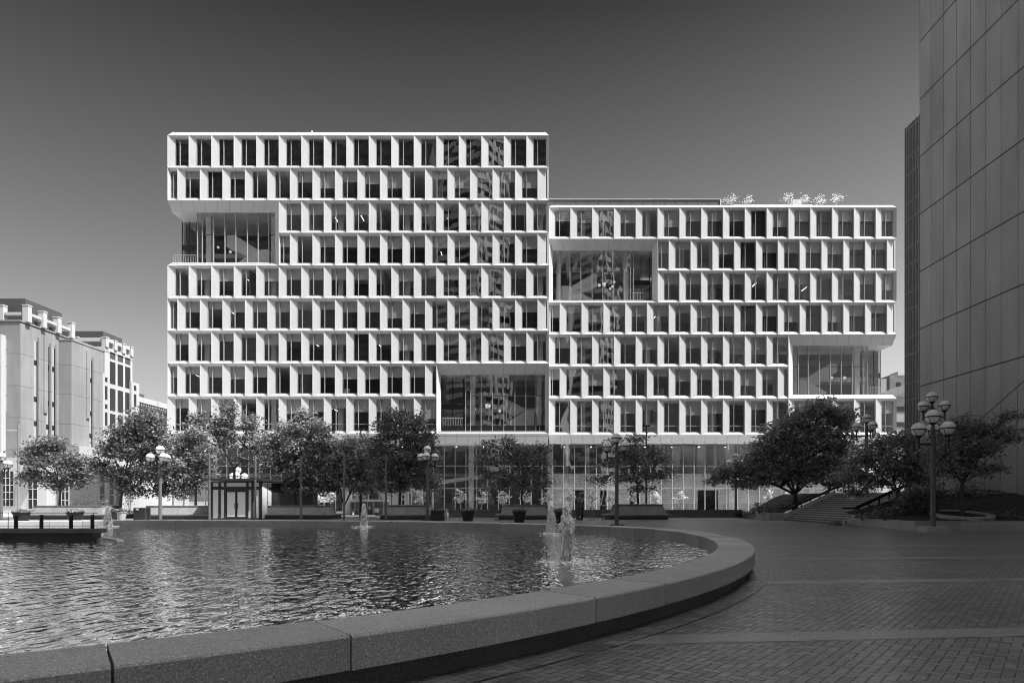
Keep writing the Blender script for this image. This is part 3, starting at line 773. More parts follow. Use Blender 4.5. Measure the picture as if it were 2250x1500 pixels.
# ground floor curtain wall
YG = 90.3; gm, fm, dm = MB(), MB(), MB(); gx = []
x = 380.0
while x < 1965: gx.append(UX(x, YG)); x += 23.85
zt = UZ(974, YG); zA, zB = UZ(1023, YG), UZ(1072.6, YG)
for i in range(len(gx) - 1):
    for (za, zb_) in ((.0, zB), (zB, zA), (zA, zt)):
        t = [random.uniform(-.006, .006) for _ in range(4)]
        gm.face([(gx[i], YG + t[0], za), (gx[i + 1], YG + t[1], za), (gx[i + 1], YG + t[2], zb_), (gx[i], YG + t[3], zb_)])
for x in gx: fm.box(x - .04, x + .04, YG - .14, YG + .10, 0, zt)
for z in (zA, zB):
    for i in range(len(gx) - 1): dm.box(gx[i] + .041, gx[i + 1] - .041, YG - .06, YG + .06, z - .04, z + .04)
gm.build('lobby_glazing', M['bigpane'], bld); fm.build('lobby_mullion', M['mull'], bld); dm.build('lobby_transom', M['mull'], bld)
iw = MB()
Xw0, Xw1 = UX(1205, YG), UX(1700, YG)
iw.box(UX(372, YG), UX(1968, YG), YG + 11, YG + 11.1, 0, zt + .3, 1)
zf0, zf1 = UZ(1048, YG + 1), UZ(1040, YG + 1)
iw.box(UX(1212, YG), UX(1968, YG), YG + 1.0, YG + 10.9, zf0, zf1, 2)
# stone lobby wall with dark door openings
doors = [(1262, 1286), (1322, 1338), (1385, 1398), (1540, 1586)]
xs = UX(1212, YG)
for (d0, d1) in doors:
    iw.box(xs, UX(d0, YG), YG + 1.7, YG + 1.9, 0, zf0 - .01, 0); iw.box(UX(d0, YG), UX(d1, YG), YG + 1.7, YG + 1.9, UZ(1076, YG), zf0 - .01, 0); iw.box(UX(d0, YG), UX(d1, YG), YG + 3.6, YG + 3.7, 0, zf0 - .01, 3); xs = UX(d1, YG)
iw.box(xs, UX(1968, YG), YG + 1.7, YG + 1.9, 0, zf0 - .01, 0)
for (a, b) in ((1466, 1473), (1490, 1506), (1545, 1560), (1582, 1587), (1640, 1660), (1240, 1252), (1290, 1300)):
    iw.box(UX(a, YG), UX(b, YG), YG + 3.0, YG + 3.4, zf1, zt, random.choice((2, 0, 0)))
iw.box(UX(1480, YG), UX(1968, YG), YG + 4.2, YG + 4.3, zf1, zt, 0)
# ramped bright stringer seen through the glass, columns
a, b = U(962, 1057, YG + 2), U(1062, 1043, YG + 2)
iw.hexa([(a.x, a.y, a.z - .45), (a.x, a.y + .4, a.z - .45), (a.x, a.y + .4, a.z + .1), (a.x, a.y, a.z + .1)], [(b.x, b.y, b.z - .45), (b.x, b.y + .4, b.z - .45), (b.x, b.y + .4, b.z + .1), (b.x, b.y, b.z + .1)], 2)
iw.box(UX(372, YG), UX(1212, YG), YG + 5, YG + 10.9, UZ(1046, YG + 5), UZ(1040, YG + 5), 1)
for px in (1034, 1209, 1450, 1612, 860, 690, 1790): iw.box(UX(px, YG) - .35, UX(px, YG) + .35, YG + .9, YG + 1.6, 0, zt + .2, 2)
ll = MB()
for k in range(26):
    x = UX(400 + k * 60, YG); ll.box(x, x + .09, YG + .7, YG + 1.6, zt - .40, zt - .34)
ll.build('lobby_light', M['light'], bld)
iw.build('lobby_interior', [M['stone_in'], M['inwall'], M['incol'], M['indark']], bld)
# rooftop plant screen, roof kerb, lightning rods, mast
pb = MB(); Yp = 101.0
x0, x1 = UX(1195, Yp), UX(1582, Yp); z0, z1 = UZ(452, YR + .35) - .5, UZ(438.5, Yp)
pb.box(x0, x1, Yp, Yp + 12, z0, z1)
for k in range(16):
    xx = x0 + (x1 - x0) * k / 16; pb.box(xx - .03, xx + .03, Yp - .04, Yp, z0, z1)
pb.build('rooftop_screen', M['screen'], bld)
cp = MB(); cp.box(x0 - .1, x1 + .15, Yp - .10, Yp + 12.15, z1, z1 + .06); cp.box(x1 + .004, x1 + .15, Yp - .15, Yp, z0, z1); cp.build('screen_coping', M['white'], bld)
rd = MB(); zr = UZ(291, YL + .35)
for px in (382, 473, 563, 653, 744, 835, 925, 1015, 1106, 1196): rd.box(UX(px, YL + 1) - .025, UX(px, YL + 1) + .025, YL + 1, YL + 1.05, zr, zr + .42)
for px in (1600, 1690, 1790, 1890): rd.box(UX(px, YR + 1) - .02, UX(px, YR + 1) + .02, YR + 1, YR + 1.05, UZ(451, YR), UZ(451, YR) + .4)
rd.build('lightning_rod', M['white'], bld)
mt = MB(); mx_ = UX(685.5, YL + 2); mt.tube([(mx_, YL + 2, zr - .05), (mx_, YL + 2, zr + .85)], .05, 8); mt.lathe((mx_, YL + 2, zr + .95), [(.16 * math.sin(math.pi * i / 8), -.16 * math.cos(math.pi * i / 8)) for i in range(9)], 10); mt.build('roof_mast', M['white'], bld)
ut = MB(); ut.box(UX(1742, 100), UX(1760, 100), 100, 103, UZ(451, YR) - .3, UZ(438, 100)); ut.box(UX(1610, 97), UX(1785, 97), 97, 97.3, UZ(451, YR) - .3, UZ(449.5, 97)); ut.build('roof_unit', M['white'], bld)

# ------------------------------------------------------------------ granite tower
XT = 35.2
tw = thing('granite_tower', (XT + 15, 20, 0), 'tall dark granite tower rising out of the picture beside the plaza', 'tower')
mb = MB(); mb.box(XT, XT + 34, -70, 58.7, 0, 120); mb.build('wall', M['tower'], tw)
mb = MB()                                                    # unseen block added behind the corner to shade the low plaza wall
mb.box(45, 80, 62, 70, 0, 58); mb.build('added_shade_wing', M['tower_front'], tw)
gm, fm = MB(), MB(); za = UZ(282, 61.2)
gm.box(XT + .25, XT + 9.9, 58.72, 61.3, 0, za)
zz = 0.0; k = 0
while zz < za: fm.box(XT + .17, XT + .245, 58.73, 61.3, zz, zz + .06); zz += (1.55 if k % 2 else 2.6); k += 1
yy = 58.78; k = 0
for yy in (58.8, 59.08, 59.2, 59.5, 59.62, 59.95, 60.1, 60.42, 60.7, 61.0, 61.27): fm.box(XT + .15, XT + .25, yy - .025, yy + .025, 0, za)
zz = .5
while zz < za: fm.box(XT + .25, XT + 9.9, 61.3, 61.36, zz, zz + .06); zz += 2.08
gm.build('atrium_glass', plain('atrium_glass', .34, .10, .1, 3, .65), tw); fm.build('atrium_mullion', M['mull'], tw)
fl = MB()                                                    # flared wedge at the foot of the wall
p0, p1 = U(2177, 903, F * XT / (2177 - PX0)), U(2250, 839, F * XT / (2250 - PX0))
dy_, dz_ = p1.y - p0.y, p1.z - p0.z
pA = Vector((XT, p0.y - dy_ * .6, p0.z - dz_ * .6)); pB = Vector((XT, p1.y + dy_ * 1.5, p1.z + dz_ * 1.5))
fl.hexa([(XT - .10, pA.y, 0), (XT - .004, pA.y, 0), (XT - .004, pB.y, 0), (XT - .10, pB.y, 0)], [(XT - .03, pA.y, pA.z), (XT - .004, pA.y, pA.z), (XT - .004, pB.y, pB.z), (XT - .03, pB.y, pB.z)])
fl.build('flared_base', M['tower'], tw)
mb = MB(); mb.hexa([(XT - .05, pA.y, pA.z), (XT - .001, pA.y, pA.z), (XT - .001, pA.y, pA.z + .07), (XT - .05, pA.y, pA.z + .07)], [(XT - .05, pB.y, pB.z), (XT - .001, pB.y, pB.z), (XT - .001, pB.y, pB.z + .07), (XT - .05, pB.y, pB.z + .07)]); mb.build('seam', M['seam'], tw)

# ------------------------------------------------------------------ buildings beyond the plaza
XJ = -72.5
jl = thing('precast_building', (XJ - 15, 104, 0), 'beige precast building with narrow slit windows and white rooftop frame', 'building')
zj = UZ(706, 95); zj2 = 26.7; YN = F * 72.5 / (PX0 - 129); YE = F * 70.5 / (PX0 - 226)
mb = MB(); mb.box(XJ - 40, XJ, 95.02, YN, 0, zj); mb.box(XJ - 40, XJ - .02, YN, 122, 0, zj); mb.build('wall', M['jail'], jl)
mb = MB(); mb.box(XJ - 40, XJ - .02, 95, 95.02, 0, zj); mb.build('front_wall', M['jail_front'], jl)
mb = MB(); mb.box(XJ + .0, -70.5, YN + .02, YE, 0, zj2); mb.build('bay', M['jail'], jl)
mb = MB(); mb.box(XJ + .0, -70.52, YN, YN + .02, 0, zj2); mb.build('bay_front', M['jail_front'], jl)
mb = MB(); mb.box(XJ - 40, XJ + .12, 94.88, 122, zj, zj + .20); mb.box(XJ + .13, -70.42, YN - .06, YE + .06, zj2, zj2 + .15); mb.build('cornice', M['jail'], jl)
def slit(px0, px1, ptop, Xp):
    Y0, Y1 = F * -Xp / (PX0 - px0), F * -Xp / (PX0 - px1); ztop = UZ(ptop, Y0)
    w_ = MB(); w_.box(Xp - .15, Xp + .012, Y0, Y1, 4, ztop); o = w_.build('slit_window', M['jail_blind'], jl)
    d_ = MB(); zz = ztop - 3.6; k = 0
    while zz > 5:
        d_.box(Xp + .013, Xp + .03, Y0, Y1, zz, zz + .75); zz -= (3.6 if k % 2 == 1 else 5.4); k += 1
    d_.box(Xp + .013, Xp + .05, Y1 - .16, Y1, 4, ztop); d_.build('spandrel', M['jail_dark'], o)
    f_ = MB(); f_.box(Xp + .002, Xp + .30, Y1 + .01, Y1 + .26, 4, ztop + .6); f_.build('pier', M['jail'], o)
slit(74, 81.5, 748, XJ); slit(101, 107.5, 760, XJ); slit(113, 120, 764, XJ); slit(196, 201.5, 791, -70.5)
for (px, pt) in ((95, 737), (189, 770)):
    Xp = XJ if px < 129 else -70.5; Y0 = F * -Xp / (PX0 - px); w_ = MB(); w_.box(Xp, Xp + .2, Y0, Y0 + .7, 15, UZ(pt, Y0)); w_.build('pilaster', M['jail'], jl)
# strip window on the camera-facing wall
w_ = MB(); a, b = UX(5, 95), UX(15, 95); w_.box(a, b, 94.93, 94.99, 4, UZ(742, 95)); o = w_.build('strip_window', M['jail_blind'], jl)
d_ = MB()
for (t0, t1) in ((741, 745), (766, 771), (803, 807), (867, 872), (904, 908)): d_.box(a, b, 94.90, 94.928, UZ(t1, 95), UZ(t0, 95))
d_.box(b - .07, b, 94.90, 94.928, 4, UZ(908.2, 95)); d_.build('spandrel', M['jail_dark'], o)
w_ = MB(); w_.box(UX(-8, 94), UX(2.5, 94), 94, 94.85, 0, UZ(734, 94)); w_.build('corner_tower', M['jail_white'], jl)
# white rooftop frames with louvred screens
def crown(X, Ya, Yb_, xl, z0, zpost, zbeam, nside, nfront, owner):
    f_ = MB(); Ls = (Yb_ - Ya) / nside
    for k in range(nside + 1):
        y = Ya + Ls * k; f_.box(X - .8, X, y - .4, y + .4, z0, zpost); f_.box(X - .85, X + .05, y - .45, y + .45, zpost, zpost + .16)
    for k in range(nside): f_.box(X - .8, X - .1, Ya + Ls * k + .51, Ya + Ls * (k + 1) - .51, z0 + 1.0, zbeam)
    Lf = (X - xl) / nfront
    for k in range(1, nfront + 1):
        x = X - Lf * k; f_.box(x - .42, x + .42, Ya - .4, Ya + .4, z0, zpost); f_.box(x - .47, x + .47, Ya - .45, Ya + .45, zpost, zpost + .16)
    for k in range(nfront): f_.box(X - Lf * (k + 1) + .51, X - Lf * k - 1.01 + (.0 if k == 0 else .5), Ya - .3, Ya + .3, z0 + 1.0, zbeam)
    f_.build('roof_frame', M['jail_white'], owner)
    s_ = MB(); s_.box(xl, X - 1.6, Ya + 1.2, Yb_ - .4, z0, zpost + 1.5); s_.build('roof_screen', M['screen'], owner)
crown(-69.8 - 2.2, 96.2, 105.5, -100, zj + .20, UZ(672, 96), UZ(686, 96), 3, 7, jl)

wb = thing('white_building', (-78, 117, 0), 'tall white framed building with columns of dark windows beyond the precast building', 'building')
Ya, Yb_ = F * 72.4 / (PX0 - 230), F * 72.4 / (PX0 - 291); zw = UZ(761, Ya)
mb = MB(); mb.box(-100, -72.4, Ya + .01, Yb_, 0, zw); mb.box(-100, -72.0, F * 72 / (PX0 - 224), F * 72 / (PX0 - 241), 0, UZ(822, 114)); mb.box(-100, -72.0, F * 72 / (PX0 - 289), F * 72 / (PX0 - 306), 0, UZ(839, 121.5)); mb.build('wall', M['jail_white'], wb)
for (p0, p1) in ((241.5, 253.5), (258.5, 270.3), (275, 286.3)):
    Y0, Y1 = F * 72.4 / (PX0 - p0), F * 72.4 / (PX0 - p1)
    for (ta, tb) in ((793, 842), (852, 901), (908, 955), (962, 1010)):
        dy = (1100 - 793) ; s = (PX0 - p0) / (PX0 - 241.5)
        zt_ = UZ(ta, F * 72.4 / (PX0 - 241.5)); zb_ = UZ(tb, F * 72.4 / (PX0 - 241.5))
        w_ = MB(); w_.box(-72.42, -72.38, Y0, Y1, zb_, zt_); w_.build('window', M['jail_dark'], wb)
    w_ = MB(); w_.box(-72.42, -72.38, Y0, Y1, UZ(787, 115.4), UZ(772, 115.4)); w_.build('attic_window', M['screen'], wb)
for (p0, p1, rows) in ((230.5, 236, ((828, 838), (847, 877), (887, 897), (905, 935), (944, 953))), (294, 299.5, ((846, 857), (865, 893), (903, 912), (918, 945)))):
    Y0, Y1 = F * 72 / (PX0 - p0), F * 72 / (PX0 - p1)
    for ta, tb in rows: w_ = MB(); w_.box(-72.02, -71.98, Y0, Y1, UZ(tb, Y0), UZ(ta, Y0)); w_.build('window', M['jail_dark'], wb)
crown(-72.2, Ya + .5, Yb_ - .4, -99, zw, UZ(744, 115), zw + 1.6, 3, 5, wb)

lb = thing('cornice_building', (-74, 128, 0), 'low white building with dark window bays and bracketed cornice beside the white office building', 'building')
Y0, Y1 = F * 72.8 / (PX0 - 300), F * 72.8 / (PX0 - 372); zc = UZ(871, Y0)
mb = MB(); mb.box(-95, -72.8, Y0, Y1 + 8, 0, zc - 1); mb.build('wall', M['jail_white'], lb)
mb = MB(); mb.box(-95.5, -72.2, Y0 - .3, Y1 + 8.3, zc - 1, zc)
yy = Y0
while yy < Y1 + 8: mb.box(-72.79, -72.35, yy, yy + .3, zc - 1.5, zc - 1.01); yy += .75
mb.build('cornice', M['jail_white'], lb)
yy = Y0 + .6
while yy < Y1 + 7:
    w_ = MB(); w_.box(-72.82, -72.77, yy, yy + 1.3, zc - 6.2, zc - 1.8); w_.build('window', M['jail_dark'], lb)
    w_ = MB(); w_.box(-72.82, -72.77, yy, yy + 1.3, zc - 12, zc - 7.2); w_.build('window', M['jail_dark'], lb); yy += 1.72
mb = MB(); mb.box(-90, -74.5, Y0 + 1, Y0 + 5.5, zc, UZ(857, Y0)); mb.build('rooftop_screen', M['screen'], lb)

pd = thing('podium_building', (-80, 96, 0), 'pale low podium building with tall dark multi-paned windows behind the sunlit tree', 'building')
YP = F * 68 / (PX0 - 175); zp = UZ(979, YP)
mb = MB(); mb.box(-125, -68, YP - 7, YP + .2, 0, UZ(1012, YP)); mb.box(-75, -68.2, YP + .21, 112, 0, zp); mb.build('wall', M['jail_white'], pd)
mb = MB(); mb.box(-75, -68.19, YP - .02, YP + .21, UZ(1012, YP) + .01, zp); mb.build('upper_wall', M['jail_front'], pd)
def muntin_window(xa, xb, z0, z1, y, nx, nz, owner):
    w_ = MB(); w_.box(xa, xb, y - .02, y + .05, z0, z1); o = w_.build('window', M['jail_dark'], owner)
    f_ = MB()
    for k in range(nx + 1): x = xa + (xb - xa) * k / nx; f_.box(x - .05, x + .05, y - .08, y - .021, z0, z1)
    for k in range(nz + 1):
        z = z0 + (z1 - z0) * k / nz
        for q in range(nx): f_.box(xa + (xb - xa) * q / nx + .051, xa + (xb - xa) * (q + 1) / nx - .051, y - .07, y - .021, z - .05, z + .05)
    f_.build('window_frame', M['jail_white'], o)
yf = YP - 7
muntin_window(UX(4, yf), UX(31, yf), UZ(1112, yf), UZ(1034, yf), yf, 3, 5, pd)
muntin_window(UX(62, yf), UX(83, yf), UZ(1118, yf), UZ(1030, yf), yf, 2, 4, pd)
muntin_window(UX(135, yf), UX(152, yf), UZ(1118, yf), UZ(1060, yf), yf, 2, 3, pd)
aw = MB(); aw.box(UX(58, yf), UX(92, yf), yf - 1.4, yf - .09, UZ(1022, yf), UZ(1014, yf)); aw.build('awning', M['black'], pd)
for (p0, p1) in ((218, 229), (240, 249), (256, 270)):
    Y0_, Y1_ = F * 68.2 / (PX0 - p0), F * 68.2 / (PX0 - p1)
    w_ = MB(); w_.box(-68.25, -68.15, Y0_, min(Y1_, 111.9), 1, 6.2); o = w_.build('window', M['jail_dark'], pd)
    f_ = MB()
    Ye_ = min(Y1_, 111.9)
    for z in (1, 2.7, 4.4, 6.2): f_.box(-68.149, -68.08, Y0_, Ye_, z - .06, z + .06)
    f_.box(-68.149, -68.07, Y0_ - .1, Y0_, .9, 6.3)
    f_.build('window_frame', M['jail_white'], o)

br = thing('brick_building', (80, 140, 0), 'distant brown brick building with pale lower storeys past the white office building', 'building')
mb = MB(); mb.box(UX(1955, 130), UX(1955, 130) + 40, 130, 160, 0, UZ(824, 130)); mb.build('wall', M['brickwall'], br)
mb = MB(); xq = UX(1936, 122); mb.box(xq, xq + 30, 122, 129.9, 0, UZ(871, 122)); 
mb.box(UX(1938, 128), UX(1954, 128), 129, 131, 0, UZ(832, 129))
mb.build('lower_wall', M['inwall'], br)
cv = MB(); seg = []
for k in range(9):
    t = k / 8; seg.append((UX(1944, 121) + 6.5 * t, UZ(862, 121) + 1.6 * math.sin(t * math.pi * .6)))
for (xa_, za_), (xb_, zb_) in zip(seg[:-1], seg[1:]): cv.hexa([(xa_, 121.2, za_ - 1.4), (xa_, 121.9, za_ - 1.4), (xa_, 121.9, za_), (xa_, 121.2, za_)], [(xb_, 121.2, zb_ - 1.4), (xb_, 121.9, zb_ - 1.4), (xb_, 121.9, zb_), (xb_, 121.2, zb_)])
cv.build('curved_parapet', M['gray_metal'], br)
for (pa, pb_) in ((893, 904), (927, 937), (960, 970)):
    w_ = MB(); w_.box(UX(1969, 122), UX(1990, 122), 121.9, 122.02, UZ(pb_, 122), UZ(pa, 122)); w_.build('window', M['jail_dark'], br)
w_ = MB(); w_.box(UX(1970, 130), UX(1979, 130), 129.9, 130.02, UZ(849, 130), UZ(840, 130)); w_.build('window', M['jail_dark'], br)
ru = MB(); ru.box(UX(1973, 135), UX(1985, 135), 135, 138, UZ(824, 130), UZ(816, 135)); ru.build('roof_unit', M['jail_white'], br)

# banded office towers across the street behind the viewpoint (they show as reflections in the glass)
def banded(name, cx, cy, w, d, h, rz, label):
    t = thing(name, (cx, cy, 0), label, 'tower', 'banded towers mirrored in the office windows')
    ca, sa = math.cos(rz), math.sin(rz)
    def bx(m_, x0, x1, y0, y1, z0, z1):
        P_ = lambda x, y, z: (cx + x * ca - y * sa, cy + x * sa + y * ca, z)
        m_.hexa([P_(x0, y0, z0), P_(x1, y0, z0), P_(x1, y1, z0), P_(x0, y1, z0)], [P_(x0, y0, z1), P_(x1, y0, z1), P_(x1, y1, z1), P_(x0, y1, z1)])
    a, b = MB(), MB(); z = 6.0
    bx(b, -w / 2 + .3, w / 2 - .3, -d / 2 + .3, d / 2 - .3, 0, h)
    while z < h: bx(a, -w / 2, w / 2, -d / 2, d / 2, z, z + 1.9); z += 4.3
    for k in range(5):
        x = -w / 2 + w * k / 4
        bx(a, x - .6, x + .6, d / 2 + .01, d / 2 + .25, 0, h)
    b.build('window_glass', M['jail_dark'], t); a.build('spandrel_band', M['white'], t)
def sky_blocker_tower(x0, x1, y0, y1, h, label):  # unseen dark towers added to cut sky fill and darken window reflections
    hb = thing('sky_blocker_tower', ((x0 + x1) / 2, y0, 0), label, 'tower', 'unseen dark towers added to block low southern sky')
    a_, b_ = MB(), MB(); a_.box(x0, x1, y0, y1, 0, h); a_.build('wall', M['dark_stone'], hb)
    z_ = 5.0
    while z_ < h - 4: b_.box(x0 + 1, x1 - 1, y1 + .01, y1 + .1, z_, z_ + 2.2); z_ += 4.2
    b_.build('window_band', M['jail_dark'], hb)
sky_blocker_tower(-190, -44, -170, -140, 172, 'broad dark stone tower added to hide low sky from the far office windows')
sky_blocker_tower(-10, 21, -175, -150, 180, 'narrow dark stone tower added to block sky between the banded towers')
sky_blocker_tower(-43, -11, -190, -178, 190, 'tallest dark stone tower added to block sky behind the banded tower')
sky_blocker_tower(44, 150, -175, -150, 170, 'dark stone tower added to block sky past the granite tower')
banded('banded_tower', -21, -105, 22, 22, 175, math.radians(-55), 'banded concrete tower mirrored in the taller half of the office windows')
banded('banded_tower', 31, -103, 16, 16, 170, math.radians(-52), 'banded concrete tower mirrored in the lower half of the office windows')

# ------------------------------------------------------------------ low wall, planters, stair
lw = thing('low_wall', (8, 67.8, 0), 'long low dark granite wall along the street side of the plaza', 'low wall')
xa = UX(985, 67.6); xe = 22.4; n = 9
for k in range(n):
    a = xa + (xe - xa) * k / n; b = xa + (xe - xa) * (k + 1) / n; mb = MB(); mb.box(a + .008, b - .008, 67.6, 68.05, 0, .74); mb.build('wall_block', M['granite_dark'], lw)
mb = MB(); mb.box(xa, xe, 67.54, 68.1, .742, .80); mb.build('coping', M['bench'], lw)

def pl_wall(mbs, p, q, w, z0, z1, nseg):
    p, q = Vector(p), Vector(q); d = (q - p).normalized(); nn = Vector((-d.y, d.x))
    L = (q - p).length
    for k in range(nseg):
        a = p + d * (L * k / nseg + .006); b = p + d * (L * (k + 1) / nseg - .006); m_ = MB()
        m_.hexa([(a.x, a.y, z0), (b.x, b.y, z0), (b.x + nn.x * w, b.y + nn.y * w, z0), (a.x + nn.x * w, a.y + nn.y * w, z0)], [(a.x, a.y, z1), (b.x, b.y, z1), (b.x + nn.x * w, b.y + nn.y * w, z1), (a.x + nn.x * w, a.y + nn.y * w, z1)])
        mbs.append(m_)
def sstep(t): t = max(0, min(1, t)); return t * t * (3 - 2 * t)
def soil_near(x, y): return .46 + 1.75 * sstep((y - 38.5) / 12) * (.35 + .65 * sstep((x - 22.5) / 4)) + .35 * sstep((x - 27) / 8) * sstep((y - 39) / 6)
def soil_far(x, y): return .50 + 1.9 * sstep((x - 22.2) / 5.0)
npl = thing('planter_bed', (28, 42, 0), 'sloping mulch planter bed behind a low granite wall at the foot of the tower', 'planter')
ws = []; pl_wall(ws, (22.1, 37.3), (35.1, 37.3), .3, 0, .55, 5); pl_wall(ws, (22.8, 46.6), (22.1, 37.6), .3, 0, .55, 4)
for w_ in ws: w_.build('wall_block', M['planter'], npl)
def soil_mesh(fn, x0, x1, y0, y1, nx, ny):
    m_ = MB(); r_ = random.Random(8)
    for j in range(ny + 1):
        for i in range(nx + 1):
            x = x0 + (x1 - x0) * i / nx; y = y0 + (y1 - y0) * j / ny; m_.v.append((x, y, fn(x, y) + r_.uniform(-.04, .04)))
    for j in range(ny):
        for i in range(nx): a = j * (nx + 1) + i; m_.f.append((a, a + 1, a + nx + 2, a + nx + 1)); m_.m.append(0)
    return m_
soil_mesh(soil_near, 22.45, 35.1, 37.55, 46.6, 50, 36).build('mulch', M['soil'], npl)
soil_mesh(soil_near, 27.5, 35.1, 46.61, 58.5, 30, 36).build('mulch', M['soil'], npl)
fpl = thing('planter_bed', (24, 63, 0), 'raised planter bed with the biggest dark tree beside the stair', 'planter')
ws = []; pl_wall(ws, (22.6, 68.5), (21.2, 57.6), .3, 0, .66, 5); pl_wall(ws, (21.3, 57.3), (24.2, 58.6), .3, 0, .66, 2)
for w_ in ws: w_.build('wall_block', M['planter'], fpl)
soil_mesh(soil_far, 21.6, 34, 58.7, 68, 40, 30).build('mulch', M['soil'], fpl)
st = thing('stair', (25, 53, 0), 'wide granite stair climbing between the two planter beds towards the tower', 'stair')
NS = 14
for k in range(NS):
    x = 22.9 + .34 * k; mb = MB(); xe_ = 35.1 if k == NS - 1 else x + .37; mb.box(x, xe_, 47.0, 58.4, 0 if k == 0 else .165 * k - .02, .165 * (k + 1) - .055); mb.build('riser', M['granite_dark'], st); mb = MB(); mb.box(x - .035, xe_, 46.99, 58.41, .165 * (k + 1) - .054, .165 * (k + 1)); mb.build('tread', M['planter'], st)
for y in (46.65, 58.42):
    mb = MB(); mb.hexa([(22.7, y, 0), (27.6, y, 0), (27.6, y + .3, 0), (22.7, y + .3, 0)], [(22.7, y, .30), (27.6, y, 2.62), (27.6, y + .3, 2.62), (22.7, y + .3, .30)]); mb.build('cheek_wall', M['planter'], st)
def rail(y, label, xa, za, xb, zb):
    t = thing('handrail', (xa, y, 0), label, 'handrail', 'dark handrails up the granite stair')
    mb = MB(); mb.bar((xa - .9, y, za), (xa, y, za), .09, .07); mb.bar((xa, y, za), (xb, y, zb), .10, .20); mb.build('rail', M['black'], t)
    for k in range(6):
        x = xa + .25 + (xb - xa - .3) * k / 5; z = za + (zb - za) * (x - xa) / (xb - xa); g0 = .30 + 2.32 * (x - 22.7) / 4.9
        mb = MB(); mb.box(x - .045, x + .045, y - .045, y + .045, g0 - .1, z - .06); mb.build('post', M['black'], t)
rail(46.8, 'dark handrail in front of the bushes on the near side of the stair', 23.5, 1.18, 27.4, 2.95)
rail(58.57, 'dark handrail under the biggest tree on the far side of the stair', 23.6, 1.05, 27.9, 2.98)
ch = thing('stair_sign', UX(1870, 53) and (UX(1870, 53), 53, UZ(1098, 53)), 'small white notice hanging from a chain across the stair', 'sign')
mb = MB(); c = U(1870, 1091, 53); mb.box(c.x - .29, c.x + .29, 53, 53.03, c.z - .19, c.z + .19); mb.build('board', M['globe'], ch)
mb = MB()
for (dx, dz, w_) in ((-.18, .09, .07), (-.06, .09, .05), (.03, .09, .06), (.12, .09, .05), (-.05, -.03, .06), (.03, -.03, .04), (.11, -.03, .07)): mb.box(c.x + dx, c.x + dx + w_, 52.985, 52.998, c.z + dz - .04, c.z + dz + .04)
mb.lathe((c.x - .17, 52.99, c.z - .09), [(.05, -.05), (.05, .05)], 10); mb.build('lettering', M['gray_metal'], ch)
mb = MB(); mb.tube([(UX(1837, 55), 55, UZ(1089, 55)), (UX(1855, 54), 54, UZ(1090.3, 54)), (c.x - .29, 53, c.z + .15)], .035, 6); mb.tube([(c.x + .29, 53, c.z + .15), (c.x + 1.2, 52, c.z + .3)], .02, 6); mb.build('chain', M['gray_metal'], ch)
# stone tree ring in the near bed
tr_ = MB(); rc = (27.6, 41.6)
for k in range(28):
    if 8 <= k <= 9: continue
    t0, t1 = 2 * math.pi * k / 28, 2 * math.pi * (k + .96) / 28
    def rp(r, t): x = rc[0] + r * math.cos(t); y = rc[1] + r * .95 * math.sin(t); return x, y
    B_, T_ = [], []
    for (r, t) in ((1.45, t0), (1.45, t1), (1.80, t1), (1.80, t0)):
        x, y = rp(r, t); z = .55 + .13 * (y - rc[1] + 1.8); B_.append((x, y, z - .3)); T_.append((x, y, z + .12))
    tr_.hexa(B_, T_)
tag(tr_.build('tree_ring', M['planter'], loc=(rc[0], rc[1], .6)), 'pale stone ring round the tree trunk in the tower planter bed', 'stone ring')
bl = MB(); bl.lathe((UX(1831, 46.2), 46.0, 0), [(.42, 0), (.40, .2), (.26, .36), (0, .42)], 9); tag(bl.build('boulder', M['granite_dark'], loc=(UX(1831, 46.2), 46.0, 0)), 'low dark boulder at the bottom of the stair beside the planter wall', 'boulder')

